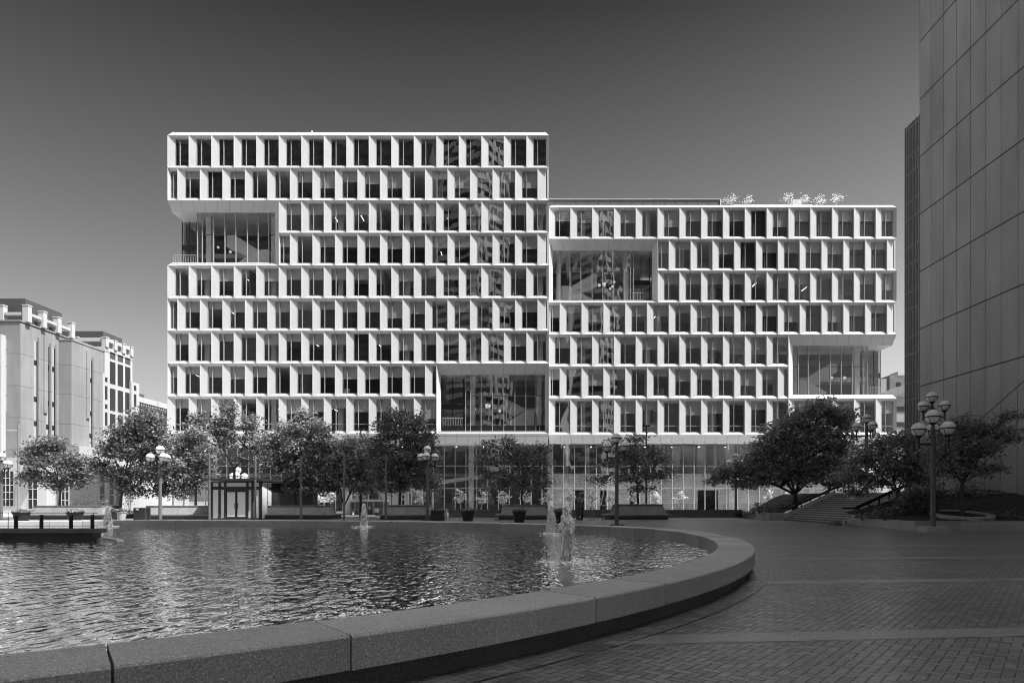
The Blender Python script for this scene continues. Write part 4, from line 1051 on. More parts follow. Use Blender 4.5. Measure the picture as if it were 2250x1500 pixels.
# ------------------------------------------------------------------ globe street lamps
def make_lamp(loc, H, rg, label, rot_=0.0, base='plate', spread=.78, drop=.62):
    t = thing('globe_lamp', loc, label, 'street lamp', 'globe street lamps around the plaza'); x, y, z = loc
    mb = MB(); mb.tube([(x, y, z), (x, y, z + H - 1.3), (x, y, z + H - rg * 1.05)], [.145, .125, .075], 14); mb.build('pole', M['lamp_pole'] if 'lamp_pole' in M else M['black_metal'], t, smooth=False)
    mb = MB()
    if base == 'block': mb.box(x - .62, x + .62, y - .5, y + .5, z, z + .30); mb.build('base_block', M['planter'], t)
    else: mb.box(x - .5, x + .5, y - .35, y + .35, z, z + .06); mb.build('base_plate', M['black_metal'], t)
    cs = [(x, y, z + H)]
    for k in range(3):
        a = rot_ + 2 * math.pi * k / 3; cs.append((x + spread * math.cos(a), y + spread * math.sin(a), z + H - drop))
        am = MB(); ex, ey = cs[-1][0], cs[-1][1]
        am.bar((x + .08 * math.cos(a), y + .08 * math.sin(a), z + H - drop - rg - .42), (ex, ey, z + H - drop - rg - .42), .07, .09); am.tube([(ex, ey, z + H - drop - rg - .62), (ex, ey, z + H - drop - rg * .96)], .06, 8); am.build('arm', M['black_metal'], t)
    for c in cs:
        g_ = MB(); g_.lathe(c, [(rg * math.sin(math.pi * i / 14), -rg * math.cos(math.pi * i / 14)) for i in range(15)], 22); go = g_.build('globe', M['globe'], t, smooth=True)
        k_ = MB(); rr = rg * 1.03
        k_.lathe(c, [(rr, -.045), (rr + .012, -.045), (rr + .012, .02), (rr, .02), (rr, -.045)], 24)
        for q in range(4):
            a = .5 + math.pi / 2 * q
            pts = [(c[0] + rr * math.sin(s) * math.cos(a), c[1] + rr * math.sin(s) * math.sin(a), c[2] - rr * math.cos(s)) for s in [math.radians(d) for d in (15, 35, 55, 75, 88)]]
            k_.tube(pts, .018, 6)
        k_.lathe((c[0], c[1], c[2] - rg), [(.06, -.10), (rg * .42, -.02), (rg * .52, rg * .12), (rg * .3, rg * .06)], 14); k_.build('cage', M['black_metal'], go)
    return t
M['lamp_pole'] = plain('lamp_pole_paint', .15, .5, .15)
def lamp_at(px, Y, top_py, rpx, label, rot_, z0=0.0, base='plate', drop=None):
    rg = rpx * Y / F; zt = UZ(top_py, Y); H = zt - z0
    return make_lamp((UX(px, Y), Y, z0), H, rg, label, rot_, base, spread=2.05 * rg, drop=1.85 * rg)
lamp_at(2050, 36.2, 915, 15.3, 'big globe lamp on a pale stone block before the tower planter', math.radians(180), base='block')
lamp_at(2048, 47, 872, 11.6, 'globe lamp on the upper terrace seen above the big lamp', math.radians(195), z0=2.3)
lamp_at(1904, 55.5, 919, 9.6, 'globe lamp rising between the biggest tree and the bushes by the stair', math.radians(40), z0=2.3)
lamp_at(1355, 46.3, 962, 10.6, 'globe lamp beside the basin rim before a planter bench', math.radians(190))
lamp_at(939, 58, 987.5, 8.7, 'globe lamp beside the dark box at the end of a planter bench', math.radians(150))
lamp_at(352, 57, 988, 9.3, 'sunlit globe lamp in front of the pale planter bench', math.radians(200))
lamp_at(523, 80, 1033, 6.9, 'small globe lamp rising behind the kiosk roof', math.radians(165))
lamp_at(3, 61, 1004, 8.6, 'globe lamp cut by the picture edge before the precast building', math.radians(-10))
lamp_at(1617, 72, 1003, 7.0, 'globe lamp half hidden in the twigs of the biggest tree', math.radians(170), z0=0)

# tall thin dark poles along the rim
pg = 'thin dark poles beyond the basin'
for k, (px, top, lb_) in enumerate(((460, 1000, 'thin dark pole at the near corner of the kiosk with a small cross bar'), (561, 1000, 'thin dark pole before the kiosk side panels'), (661, 1000, 'thin dark pole before the planter bench by the kiosk'), (756, 1000, 'thin dark pole before the forked dark tree trunk'), (848, 999, 'thin dark pole beside the arrow sign'))):
    Y = 57.5; x = UX(px, Y); t = thing('thin_pole', (x, Y, 0), lb_, 'pole', pg)
    mb = MB(); mb.tube([(x, Y, 0), (x, Y, UZ(top, Y))], [.10, .085], 10); mb.build('shaft', M['lamp_pole'], t)
    if k < 3:
        mb = MB(); z = UZ(1047, Y); mb.tube([(x - .52, Y - .11, z), (x + .48, Y - .11, z - .03)], .014, 6); mb.tube([(x - .2, Y - .2, z + .02), (x + .7, Y + .1, z - .03)], .010, 6); mb.build('cross_bar', M['lamp_pole'], t)
for (px, top, Y, arm, lb_) in ((793, 943, 78, 1.0, 'tall thin street light with a short bar head above the dense dark tree'), (1420, 937, 78, 1.0, 'tall thin street light with a box head before the lower bays of the office building')):
    x = UX(px, Y); zt = UZ(top, Y); t = thing('street_light', (x, Y, 0), lb_, 'street light', 'tall thin street lights by the street')
    mb = MB(); mb.tube([(x, Y, 0), (x, Y, zt)], [.12, .09], 8); mb.build('pole', M['black_metal'], t)
    mb = MB(); mb.box(x - .45, x + .45, Y - .2, Y + .2, zt, zt + .16); mb.build('lamp_head', M['black_metal'], t)
x = UX(40.5, 80); t = thing('street_light', (x, 80, 0), 'pale street light with one flat arm before the precast building', 'street light')
mb = MB(); mb.tube([(x, 80, 0), (x, 80, UZ(930, 80))], [.16, .13], 10); mb.build('pole', M['gray_metal'], t)
mb = MB(); mb.box(x - 1.35, x - .14, 79.85, 80.15, UZ(946, 80), UZ(943.5, 80)); mb.build('lamp_arm', M['jail_white'], t)
x = UX(950, 79); t = thing('sensor_post', (x, 79, 0), 'slim white post with a short side arm before the lobby glass', 'post')
mb = MB(); mb.tube([(x, 79, 0), (x, 79, UZ(1065, 79))], .07, 8); mb.build('pole', M['jail_white'], t); mb = MB(); mb.box(x - .05, x + .38, 78.95, 79.05, UZ(1080, 79), UZ(1078, 79)); mb.build('arm', M['jail_white'], t)
x = UX(981, 60); mb = MB(); mb.lathe((x, 60, 0), [(.10, 0), (.10, .85), (.07, .95), (0, .97)], 10); mb.box(x - .06, x + .06, 59.86, 59.905, .25, .7)
tag(mb.build('marker_post', M['jail_white'], loc=(x, 60, 0)), 'short white marker post beside the dark box', 'post')

# arrow sign
x = UX(860.8, 74); Y = 74; t = thing('arrow_sign', (x, Y, 0), 'black two way sign with white arrows pointing both ways on a pole', 'sign')
mb = MB(); mb.tube([(x, Y, 0), (x, Y, UZ(1074, Y))], .05, 8); mb.build('pole', M['black_metal'], t)
za, zb_ = UZ(1082.6, Y), UZ(1074, Y); mb = MB(); mb.box(x - .36, x + .36, Y - .09, Y - .06, za, zb_); mb.build('board', M['black'], t)
mb = MB(); zc = (za + zb_) / 2
for sg in (1, -1):
    mb.box(min(x + sg * .05, x + sg * .27), max(x + sg * .05, x + sg * .27), Y - .105, Y - .092, zc - .02, zc + .02)
    mb.bar((x + sg * .29, Y - .1, zc), (x + sg * .19, Y - .1, zc + .13), .012, .045); mb.bar((x + sg * .29, Y - .1, zc), (x + sg * .19, Y - .1, zc - .13), .012, .045)
mb.build('arrow', M['globe'], t)

# ------------------------------------------------------------------ planter benches
def planter_bench(pxa, pxb, bxa, bxb, Y, label, depth=5.0, back_py=1110, seat_py=1130):
    xa, xb = UX(pxa, Y), UX(pxb, Y); cx = (xa + xb) / 2; t = thing('planter_bench', (cx, Y + depth / 2, 0), label, 'planter bench', 'granite planter benches round the basin')
    zs = .46; zb = UZ(back_py, Y + .5)
    a, b = UX(bxa, Y + .7), UX(bxb, Y + .7)
    mb = MB(); mb.box(xa + .35, xb - .35, Y + .35, Y + depth - .35, 0, zs - .125); mb.build('base', M['granite_dark'], t)
    mb = MB(); mb.box(xa, xb, Y, Y + depth, zs - .12, zs); mb.build('seat', M['bench'], t)
    n = 2
    mb = MB(); i0, i1 = .70, 1.05
    mb.hexa([(a - .12, Y + i0, zs + .002), (b + .12, Y + i0, zs + .002), (b + .12, Y + depth - i0, zs + .002), (a - .12, Y + depth - i0, zs + .002)], [(a + .22, Y + i1, zb), (b - .22, Y + i1, zb), (b - .22, Y + depth - i1, zb), (a + .22, Y + depth - i1, zb)])
    mb.box(a + .15, b - .15, Y + i1 - .07, Y + depth - i1 + .07, zb + .002, zb + .07)
    mb.build('backrest', M['bench'], t)
    sm = MB(); m = (a + b) / 2; sm.hexa([(m - .008, Y + i0 - .006, zs + .01), (m + .008, Y + i0 - .006, zs + .01), (m + .008, Y + i0 + .02, zs + .01), (m - .008, Y + i0 + .02, zs + .01)], [(m - .008, Y + i1 - .006, zb), (m + .008, Y + i1 - .006, zb), (m + .008, Y + i1 + .02, zb), (m - .008, Y + i1 + .02, zb)]); sm.build('joint', M['seam'], t)
    return t
planter_bench(1334, 1478, 1352, 1463, 59.5, 'planter bench beside the globe lamp at the basin rim', back_py=1109)
planter_bench(1087, 1214, 1103, 1203, 59, 'planter bench behind the black pots with one tree rising from it')
planter_bench(825, 955, 846, 944, 59.5, 'planter bench between the arrow sign and the dark box', back_py=1111)
planter_bench(564, 728, 583, 712, 60.8, 'planter bench in shade against the kiosk', back_py=1112)
planter_bench(296, 468, 312, 466, 60.5, 'pale planter bench half in sun behind the sunlit lamp', back_py=1112)
planter_bench(30, 236, 62, 222, 60.5, 'sunlit planter bench under the bright tree', back_py=1112)

# ------------------------------------------------------------------ kiosk and shelters
KY = 60.2; t = thing('kiosk', (UX(530, KY), KY + 2, 0), 'dark framed kiosk with pale panels, double door and flat roof', 'kiosk')
x0, x1 = UX(465, KY), UX(573, KY); zt = UZ(1060, KY); xr, yr = UX(600, KY + 3.0), KY + 3.0
fr = MB()
def col_(px, w=.16): x = UX(px, KY); fr.box(x - w / 2, x + w / 2, KY - .05, KY + .1, 0, zt)
for px in (465, 482.5, 495, 543.5, 555, 572): col_(px, .20)
fr.box(x0 + .101, UX(482.5, KY) - .101, KY - .02, KY + .08, UZ(1075, KY), UZ(1069, KY)); fr.box(UX(482.5, KY) + .101, UX(495, KY) - .101, KY - .02, KY + .08, UZ(1075, KY), UZ(1069, KY)); fr.box(UX(495, KY) + .101, UX(543.5, KY) - .101, KY - .02, KY + .08, UZ(1077, KY), UZ(1069, KY)); fr.box(UX(543.5, KY) + .101, UX(555, KY) - .101, KY - .02, KY + .08, UZ(1075, KY), UZ(1069, KY)); fr.box(UX(555, KY) + .101, UX(572, KY) - .101, KY - .02, KY + .08, UZ(1075, KY), UZ(1069, KY))
fr.box(x0 - .12, x1 + .12, KY - .03, KY + .12, zt, zt + .08); fr.box(x0, x1, KY - .035, KY + .06, 0, .12)
for t_ in (0.0, .5, 1.0):
    x = x1 + (xr - x1) * t_; y = KY + (yr - KY) * t_; fr.box(x - .07, x + .07, y - .07, y + .07, 0, zt)
fr.bar((x1, KY, UZ(1072, KY)), (xr, yr, UZ(1072, KY)), .08, .25); fr.build('frame', M['black_metal'], t)
for (pa, pb) in ((467.5, 480.5), (485, 493), (546, 553.5), (557.5, 570)):
    mb = MB(); mb.box(UX(pa, KY), UX(pb, KY), KY + .02, KY + .04, .14, UZ(1075.3, KY)); mb.box(UX(pa, KY), UX(pb, KY), KY + .02, KY + .04, UZ(1068.7, KY), zt - .02); mb.build('panel', M['panel_pale'], t)
mb = MB(); mb.box(UX(497, KY), UX(541.5, KY), KY + .02, KY + .04, UZ(1068.7, KY), zt - .02); mb.build('panel', M['panel_pale'], t)
for (pa, pb) in ((497, 519), (519.6, 541.6)):
    mb = MB(); zt_ = UZ(1077.6, KY); mb.box(UX(pa, KY), UX(pa, KY) + .09, KY - .03, KY + .01, .14, zt_); mb.box(UX(pb, KY) - .09, UX(pb, KY), KY - .03, KY + .01, .14, zt_); mb.box(UX(pa, KY) + .091, UX(pb, KY) - .091, KY - .03, KY + .01, .14, .26); mb.box(UX(pa, KY) + .091, UX(pb, KY) - .091, KY - .03, KY + .01, zt_ - .12, zt_)
    d = mb.build('door', M['black_metal'], t); mb = MB(); mb.box(UX(pa, KY) + .092, UX(pb, KY) - .092, KY - .01, KY + .005, .261, zt_ - .121); mb.build('door_panel', M['panel_pale'], d)
    xh = UX(519.3, KY) + (-.16 if pa < 500 else .16); mb = MB(); mb.bar((xh, KY - .08, 1.0), (xh, KY - .08, 1.5), .03, .03); mb.build('handle', M['black'], d)
mb = MB(); mb.hexa([(x1 + .1, KY + .1, .1), (xr, yr, .1), (xr - .05, yr + .05, .1), (x1 + .05, KY + .15, .1)], [(x1 + .1, KY + .1, zt), (xr, yr, zt), (xr - .05, yr + .05, zt), (x1 + .05, KY + .15, zt)]); mb.build('side_panel', M['panel_pale'], t)
mb = MB(); mb.box(x0 + .2, x1, KY + .2, KY + 5, 0, zt); mb.build('core', M['black_metal'], t)
mb = MB(); z = UZ(1059, KY); mb.hexa([(x0 - .6, KY - .7, z + .09), (x1 + .3, KY - .7, z + .09), (xr + .5, yr - .2, z + .09), (xr + .5, yr + 3, z + .09), (x0 - .6, yr + 3, z + .09)], [(x0 - .6, KY - .7, UZ(1051.5, KY)), (x1 + .3, KY - .7, UZ(1051.5, KY)), (xr + .5, yr - .2, UZ(1051.5, KY)), (xr + .5, yr + 3, UZ(1051.5, KY)), (x0 - .6, yr + 3, UZ(1051.5, KY))]); mb.build('roof', M['black_metal'], t)

SY = 73; t = thing('dark_shelter', (UX(645, SY), SY, 0), 'dark glazed shelter with pale roof edge beside the kiosk', 'shelter')
mb = MB(); mb.box(UX(601, SY), UX(690, SY), SY - .3, SY + 2, UZ(1073.5, SY), UZ(1070, SY)); mb.build('roof', M['bench'], t)
mb = MB(); mb.box(UX(602, SY), UX(688, SY), SY + 1.5, SY + 1.6, .3, UZ(1074, SY)); mb.build('back_panel', M['blind'], t)
mb = MB()
for px in (602, 649, 688): mb = MB(); mb.box(UX(px, SY) - .08, UX(px, SY) + .08, SY, SY + .16, 0, UZ(1073.6, SY)); mb.build('post', M['black_metal'], t)

BY = 79; t = thing('bus_shelter', (UX(800, BY), BY, 0), 'white framed glass bus shelter seen under the dense dark tree', 'shelter')
mb = MB(); mb.box(UX(768, BY), UX(849, BY), BY - .8, BY + 2.2, UZ(1101.5, BY), UZ(1096.5, BY)); mb.build('roof', M['white'], t)
mb = MB(); mb.box(UX(751, BY), UX(768.5, BY), BY + .3, BY + 1.2, 0, UZ(1075, BY)); mb.build('side_wall', M['white'], t)
mb = MB()
for px in (779, 807, 820, 842): mb.box(UX(px, BY) - .05, UX(px, BY) + .05, BY, BY + .1, 0, UZ(1101.6, BY))
mb.box(UX(769, BY), UX(846, BY), BY + .11, BY + .16, .68, .78); mb.build('frame', M['mull'], t)
mb = MB(); mb.box(UX(769, BY), UX(846, BY), BY + 2.0, BY + 2.1, 0, UZ(1102, BY)); mb.build('back_panel', M['inwall'], t)
mb = MB(); mb.box(UX(810, BY), UX(814, BY), BY - .02, BY + .0, UZ(1118, BY), UZ(1111, BY)); mb.build('notice', M['white'], t)
mb = MB(); mb.box(UX(825, BY), UX(835, BY), BY - .5, BY - .42, .35, UZ(1116, BY)); mb.build('map_panel', M['white'], t)
# white gabled wing of the shelter / signs behind
mb = MB(); mb.box(UX(840, 83), UX(875, 83), 83, 83.2, 0, UZ(1073, 83)); mb.box(UX(836, 83), UX(839.9, 83), 83, 83.2, UZ(1092, 83), UZ(1074, 83))
tag(mb.build('construction_hoarding', M['white'], loc=(UX(857, 83), 83, 0)), 'white hoarding behind the arrow sign', 'hoarding')
t = thing('doorway_wall', (UX(890, 84), 84, 0), 'white wall with two dark windows behind the pair of trunks', 'wall')
mb = MB(); mb.box(UX(881, 84), UX(897, 84), 84, 84.3, 0, UZ(1080, 84)); mb.build('wall_face', M['jail_white'], t)
for (a_, b_) in ((1108, 1098), (1094, 1088)): mb = MB(); mb.box(UX(884, 84), UX(888, 84), 83.96, 84.02, UZ(a_, 84), UZ(b_, 84)); mb.build('window', M['jail_dark'], t)

# boxes, bin, racks
def box_thing(name, pa, pb, top, Y, d, mat, label, cat):
    x0, x1 = UX(pa, Y), UX(pb, Y); z = UZ(top, Y); t = thing(name, ((x0 + x1) / 2, Y + d / 2, 0), label, cat)
    mb = MB(); mb.box(x0, x1, Y, Y + d, .04, z - .05); mb.build('body', mat, t)
    mb = MB(); mb.box(x0 - .03, x1 + .03, Y - .03, Y + d + .03, z - .048, z); mb.build('lid', M['bench'] if mat is M['black_metal'] else M['black'], t)
    mb = MB(); mb.box(x0 + .05, x1 - .05, Y + .05, Y + d - .05, 0, .039); mb.build('foot', M['black'], t); return t
box_thing('utility_box', 947, 975, 1119.6, 56.8, 1.0, M['black_metal'], 'dark square box at the end of a planter bench by a globe lamp', 'box')
bx_ = box_thing('litter_bin', 293, 318, 1114.5, 57, .9, M['black_metal'], 'dark litter bin with a small pale notice before the pale planter bench', 'bin')
mb = MB(); mb.box(UX(299, 57), UX(305, 57), 56.96, 56.99, UZ(1120, 57), UZ(1116.5, 57)); mb.build('notice', M['white'], bx_)
box_thing('litter_bin', 1267, 1282, 1113, 58.5, .6, M['black'], 'slim black litter bin behind the first bike rack', 'bin')
for px, lb_ in ((1273, 'hooped bike rack before the black litter bin'), (1301, 'hooped bike rack standing between two other hoops'), (1327, 'hooped bike rack close to a planter bench')):
    Y = 56.5; x = UX(px, Y); mb = MB(); r = .12; h = UZ(1113, Y) - r
    pts = [(x - r, Y, 0), (x - r, Y, h)] + [(x - r * math.cos(a), Y, h + r * math.sin(a)) for a in [math.pi * k / 6 for k in range(1, 6)]] + [(x + r, Y, h), (x + r, Y, 0)]
    mb.tube(pts, .028, 8); tag(mb.build('bike_rack', M['gray_metal'], loc=(x, Y, 0)), lb_, 'bike rack', 'hooped bike racks beyond the basin')

# ------------------------------------------------------------------ plants
NR = np.random.default_rng(21)
def leaf_obj(name, C, size, aspect, mat, parent=None, loc=None, up=.55):
    n = len(C); a = NR.normal(size=(n, 3)); a[:, 2] *= .55; a /= np.linalg.norm(a, axis=1)[:, None]
    nr = NR.normal(size=(n, 3)); nr[:, 2] = np.abs(nr[:, 2]) + up; b = np.cross(nr, a); b /= np.linalg.norm(b, axis=1)[:, None]
    s = size * NR.uniform(.6, 1.35, (n, 1)); u = a * s; v = b * s * aspect
    origin = np.array(parent['_o'] if parent is not None else loc)
    V = np.stack([C - u, C + v, C + u, C - v], 1).reshape(-1, 3) - origin
    me = bpy.data.meshes.new(name); me.vertices.add(4 * n); me.vertices.foreach_set('co', V.astype(np.float32).ravel())
    me.loops.add(4 * n); me.loops.foreach_set('vertex_index', np.arange(4 * n, dtype=np.int32)); me.polygons.add(n)
    me.polygons.foreach_set('loop_start', np.arange(0, 4 * n, 4, dtype=np.int32)); me.polygons.foreach_set('loop_total', np.full(n, 4, np.int32))
    me.update(calc_edges=True); me.materials.append(mat)
    o = bpy.data.objects.new(name, me); COL.objects.link(o); o['_o'] = tuple(origin)
    if parent is not None: o.parent = parent
    else: o.location = origin
    return o
def crown_pts(blobs, Y, dens, per, spread, flat=.55):
    out = []; ctr = []; dens *= .62
    for bl_ in blobs:
        px, py, rx, ry = bl_[:4]; dY = bl_[4] if len(bl_) > 4 else 0.0
        c = np.array(U(px, py, Y + dY)); ax = rx * Y / F; az = ry * Y / F; ay = (ax * .6 + az * .4)
        vol = 4.19 * ax * ay * az; k = max(6, int(dens * vol ** .75))
        d = NR.normal(size=(k, 3)); d /= np.linalg.norm(d, axis=1)[:, None]; r = NR.uniform(0, 1, (k, 1)) ** .42
        # ragged outline
        r = r * NR.uniform(.74, 1.16, (k, 1)); r[: k // 8] *= 1.28; P = c + d * r * np.array([ax, ay, az]); ctr.append((c, P))
        q = np.repeat(P, per, 0) + NR.normal(size=(k * per, 3)) * np.array([spread * 1.25, spread * 1.25, spread * flat]); out.append(q)
    return np.concatenate(out), ctr
def tree(name, label, cat, group, px, Y, z0, r0, forks, blobs, leaf, bark, dens=26, per=11, spread=.24, size=.17, aspect=.40, base_px=None):
    x = UX(px, Y); t = thing(name, (x, Y, z0), label, cat, group)
    pts, ctr = crown_pts(blobs, Y, dens, per, spread)
    tb = MB(); base = Vector((x, Y, z0))
    if isinstance(forks, tuple): forks = [forks]
    f = forks[0]; fk = U(f[0], f[1], Y)
    mid = base.lerp(fk, .5) + Vector((random.uniform(-.06, .06), 0, 0))
    tb.tube([base, base + Vector((0, 0, .12)), mid, fk], [r0 * 1.35, r0 * 1.05, r0 * .9, r0 * .75], 8)
    for i, (c, P) in enumerate(ctr):
        f = forks[i % len(forks)] if len(forks) > 1 else forks[0]
        st_ = U(f[0], f[1], Y) if len(forks) == 1 else U(f[0], f[1], Y)
        c = Vector(c); L = (c - st_).length
        m1 = st_.lerp(c, .45) + Vector((random.uniform(-.08, .08) * L, random.uniform(-.06, .06) * L, .10 * L))
        rr = max(.03, r0 * .42 * min(1, L / 3))
        tb.tube([st_ - Vector((0, 0, .02)), m1, c], [rr * 1.15, rr * .75, rr * .4], 6, caps=False)
        sel = P[NR.choice(len(P), min(len(P), 16), replace=False)]
        for q in sel:
            q = Vector(q); s0 = m1.lerp(c, random.uniform(.1, 1.0)); mm = s0.lerp(q, .55) + Vector((0, 0, random.uniform(-.1, .2)))
            tb.tube([s0, mm, q], [rr * .34, rr * .22, .008], 4, caps=False)
    tb.build('trunk', bark, t)
    leaf_obj('crown', pts, size, aspect, leaf, t)
    return t
GT = 'trees standing round the plaza'
tree('locust_tree', 'small bright sunlit tree over the sunlit planter bench', 'tree', GT, 131, 63, .8, .11, [(133, 1068)],
     [(118, 972, 34, 20), (70, 1000, 34, 22), (125, 1010, 50, 28), (175, 1015, 30, 24), (60, 1045, 26, 20), (110, 1055, 42, 20), (160, 1055, 36, 20), (88, 985, 30, 18), (190, 1040, 22, 16)], M['leaf_sun'], M['bark'], dens=30)
tree('locust_tree', 'tall sunlit tree in front of the cornice building', 'tree', GT, 262, 64, .6, .14, [(268, 1075)],
     [(318, 922, 42, 24), (280, 955, 42, 28), (335, 945, 34, 26), (240, 985, 30, 24), (300, 990, 48, 30), (345, 985, 30, 30), (225, 1025, 24, 22), (262, 1045, 36, 26), (320, 1040, 44, 28), (285, 1075, 34, 18), (355, 1020, 26, 26)], M['leaf_sun'], M['bark'], dens=32)
tree('locust_tree', 'dark wide tree between the sunlit lamp and the kiosk', 'tree', GT, 431, 66, .6, .13, [(431, 1068)],
     [(395, 975, 40, 26), (430, 955, 30, 24), (365, 1040, 28, 26), (410, 1020, 46, 32), (445, 1045, 30, 30), (400, 1075, 40, 20), (455, 1000, 26, 26), (350, 1075, 26, 18)], M['leaf_mid'], M['bark'], dens=34)
tree('locust_tree', 'tall tree with bright top and forking limbs behind the kiosk', 'tree', GT, 517, 70, .4, .17, [(515, 1030), (490, 985), (545, 985)],
     [(445, 925, 30, 22), (505, 905, 22, 26), (480, 935, 44, 26), (545, 930, 34, 24), (420, 965, 36, 22), (500, 965, 40, 22), (570, 965, 34, 22), (450, 995, 34, 18), (580, 1005, 34, 24), (535, 1010, 26, 18)], M['leaf_sun'], M['bark'], dens=22)
tree('locust_tree', 'broad tall tree behind the shaded planter bench by the kiosk', 'tree', GT, 652, 66, .6, .15, [(646, 1072), (655, 1030)],
     [(668, 915, 20, 24), (640, 945, 44, 24), (690, 945, 38, 28), (600, 970, 34, 26), (650, 985, 56, 30), (715, 985, 34, 30), (610, 1020, 44, 28), (675, 1030, 52, 32), (725, 1035, 26, 30), (640, 1065, 44, 20), (700, 1068, 36, 18)], M['leaf_mid'], M['bark'], dens=30)
tree('dense_tree', 'dense dark tree with a low forked trunk behind a thin pole', 'tree', GT, 756, 66, 0, .12, [(756, 1112), (744, 1085), (770, 1085)],
     [(735, 990, 28, 24), (770, 978, 22, 22), (760, 1015, 46, 32), (800, 1000, 30, 28), (740, 1045, 36, 28), (785, 1045, 40, 28), (815, 1040, 26, 24), (720, 1070, 26, 16), (800, 1070, 34, 16)], M['leaf_dark'], M['black_metal'], dens=40)
tree('dense_tree', 'dense dark tree with a straight trunk before the bus shelter', 'tree', GT, 792, 70, 0, .13, [(792, 1072)],
     [(800, 970, 22, 18), (830, 1000, 26, 24), (805, 1040, 44, 26), (835, 1060, 24, 20), (775, 1060, 26, 18)], M['leaf_dark'], M['black_metal'], dens=36)
tree('locust_tree', 'tall dark tree with twin trunks behind the arrow sign bench', 'tree', GT, 878, 63, .8, .15, [(880, 1062), (893, 1050)],
     [(868, 915, 22, 22), (910, 925, 26, 22), (850, 945, 34, 26), (900, 955, 48, 28), (940, 965, 24, 26), (835, 985, 28, 28), (885, 1000, 56, 32), (930, 1005, 34, 28), (850, 1035, 40, 28), (910, 1045, 44, 26), (945, 1060, 28, 18), (865, 1070, 34, 14)], M['leaf_mid'], M['bark'], dens=33)
tree('locust_tree', 'airy layered tree rising from the planter bench behind the black pots', 'tree', GT, 1147, 62, .9, .12, [(1147, 1068), (1143, 1030)],
     [(1110, 968, 22, 10), (1075, 975, 20, 9), (1140, 985, 34, 12), (1190, 985, 26, 12), (1070, 1010, 32, 13), (1125, 1012, 36, 13), (1180, 1010, 36, 14), (1075, 1042, 34, 12), (1125, 1050, 38, 13), (1180, 1040, 34, 14), (1100, 1070, 36, 11), (1155, 1075, 32, 9), (1200, 1065, 22, 11)], M['leaf_mid'], M['bark'], dens=26, spread=.26)
tree('locust_tree', 'airy layered tree rising from the planter bench beside the lamp', 'tree', GT, 1403, 62.5, .9, .12, [(1401, 1062), (1396, 1025)],
     [(1350, 972, 24, 9), (1400, 965, 26, 11), (1375, 990, 36, 11), (1440, 990, 28, 12), (1340, 1015, 26, 12), (1400, 1015, 40, 13), (1455, 1010, 24, 12), (1320, 1055, 28, 9), (1375, 1050, 38, 11), (1430, 1045, 36, 13), (1460, 1040, 24, 13), (1410, 1072, 34, 9)], M['leaf_mid'], M['bark'], dens=27, spread=.26)
tree('dense_tree', 'biggest darkest tree with a curved double trunk beside the stair', 'tree', GT, 1748, 60.5, .9, .26, [(1746, 1085), (1752, 1050), (1715, 1068)],
     [(1800, 900, 40, 26), (1755, 925, 46, 28), (1845, 920, 36, 30), (1715, 955, 44, 30), (1775, 965, 60, 34), (1840, 975, 44, 34), (1675, 990, 40, 30), (1735, 1010, 56, 32), (1810, 1025, 52, 32), (1860, 1030, 32, 30), (1640, 1025, 36, 22), (1685, 1045, 50, 24), (1590, 1035, 32, 18), (1570, 1055, 22, 12), (1640, 1062, 44, 14), (1770, 1052, 40, 18), (1835, 1060, 34, 18)], M['leaf_dark'], M['black_metal'], dens=34, size=.17, aspect=.5)
tree('crabapple_tree', 'spreading dark tree with a short trunk beside the near handrail', 'tree', GT, 1972, 45, .75, .13, [(1972, 1082), (1965, 1065)],
     [(1935, 975, 40, 26), (1985, 965, 40, 24), (1895, 1005, 40, 28), (1950, 1010, 50, 30), (2005, 1005, 40, 30), (1865, 1045, 40, 24), (1915, 1055, 46, 24), (1975, 1040, 46, 24), (2020, 1045, 30, 28), (1885, 1080, 30, 12)], M['leaf_dark'], M['bark'], dens=46, size=.12, aspect=.5, spread=.22)
tree('crabapple_tree', 'dark tree standing in the pale stone ring by the tower wall', 'tree', GT, 2115, 41.6, .6, .15, [(2114, 1060), (2118, 1035)],
     [(2120, 935, 40, 26), (2080, 950, 34, 26), (2165, 945, 36, 24), (2215, 915, 26, 16), (2060, 990, 36, 30), (2115, 985, 46, 30), (2165, 985, 38, 26), (2205, 950, 28, 14), (2075, 1030, 40, 24), (2130, 1025, 44, 22), (2185, 1030, 26, 14), (2225, 965, 20, 10)], M['leaf_dark'], M['bark'], dens=46, size=.12, aspect=.5, spread=.22)

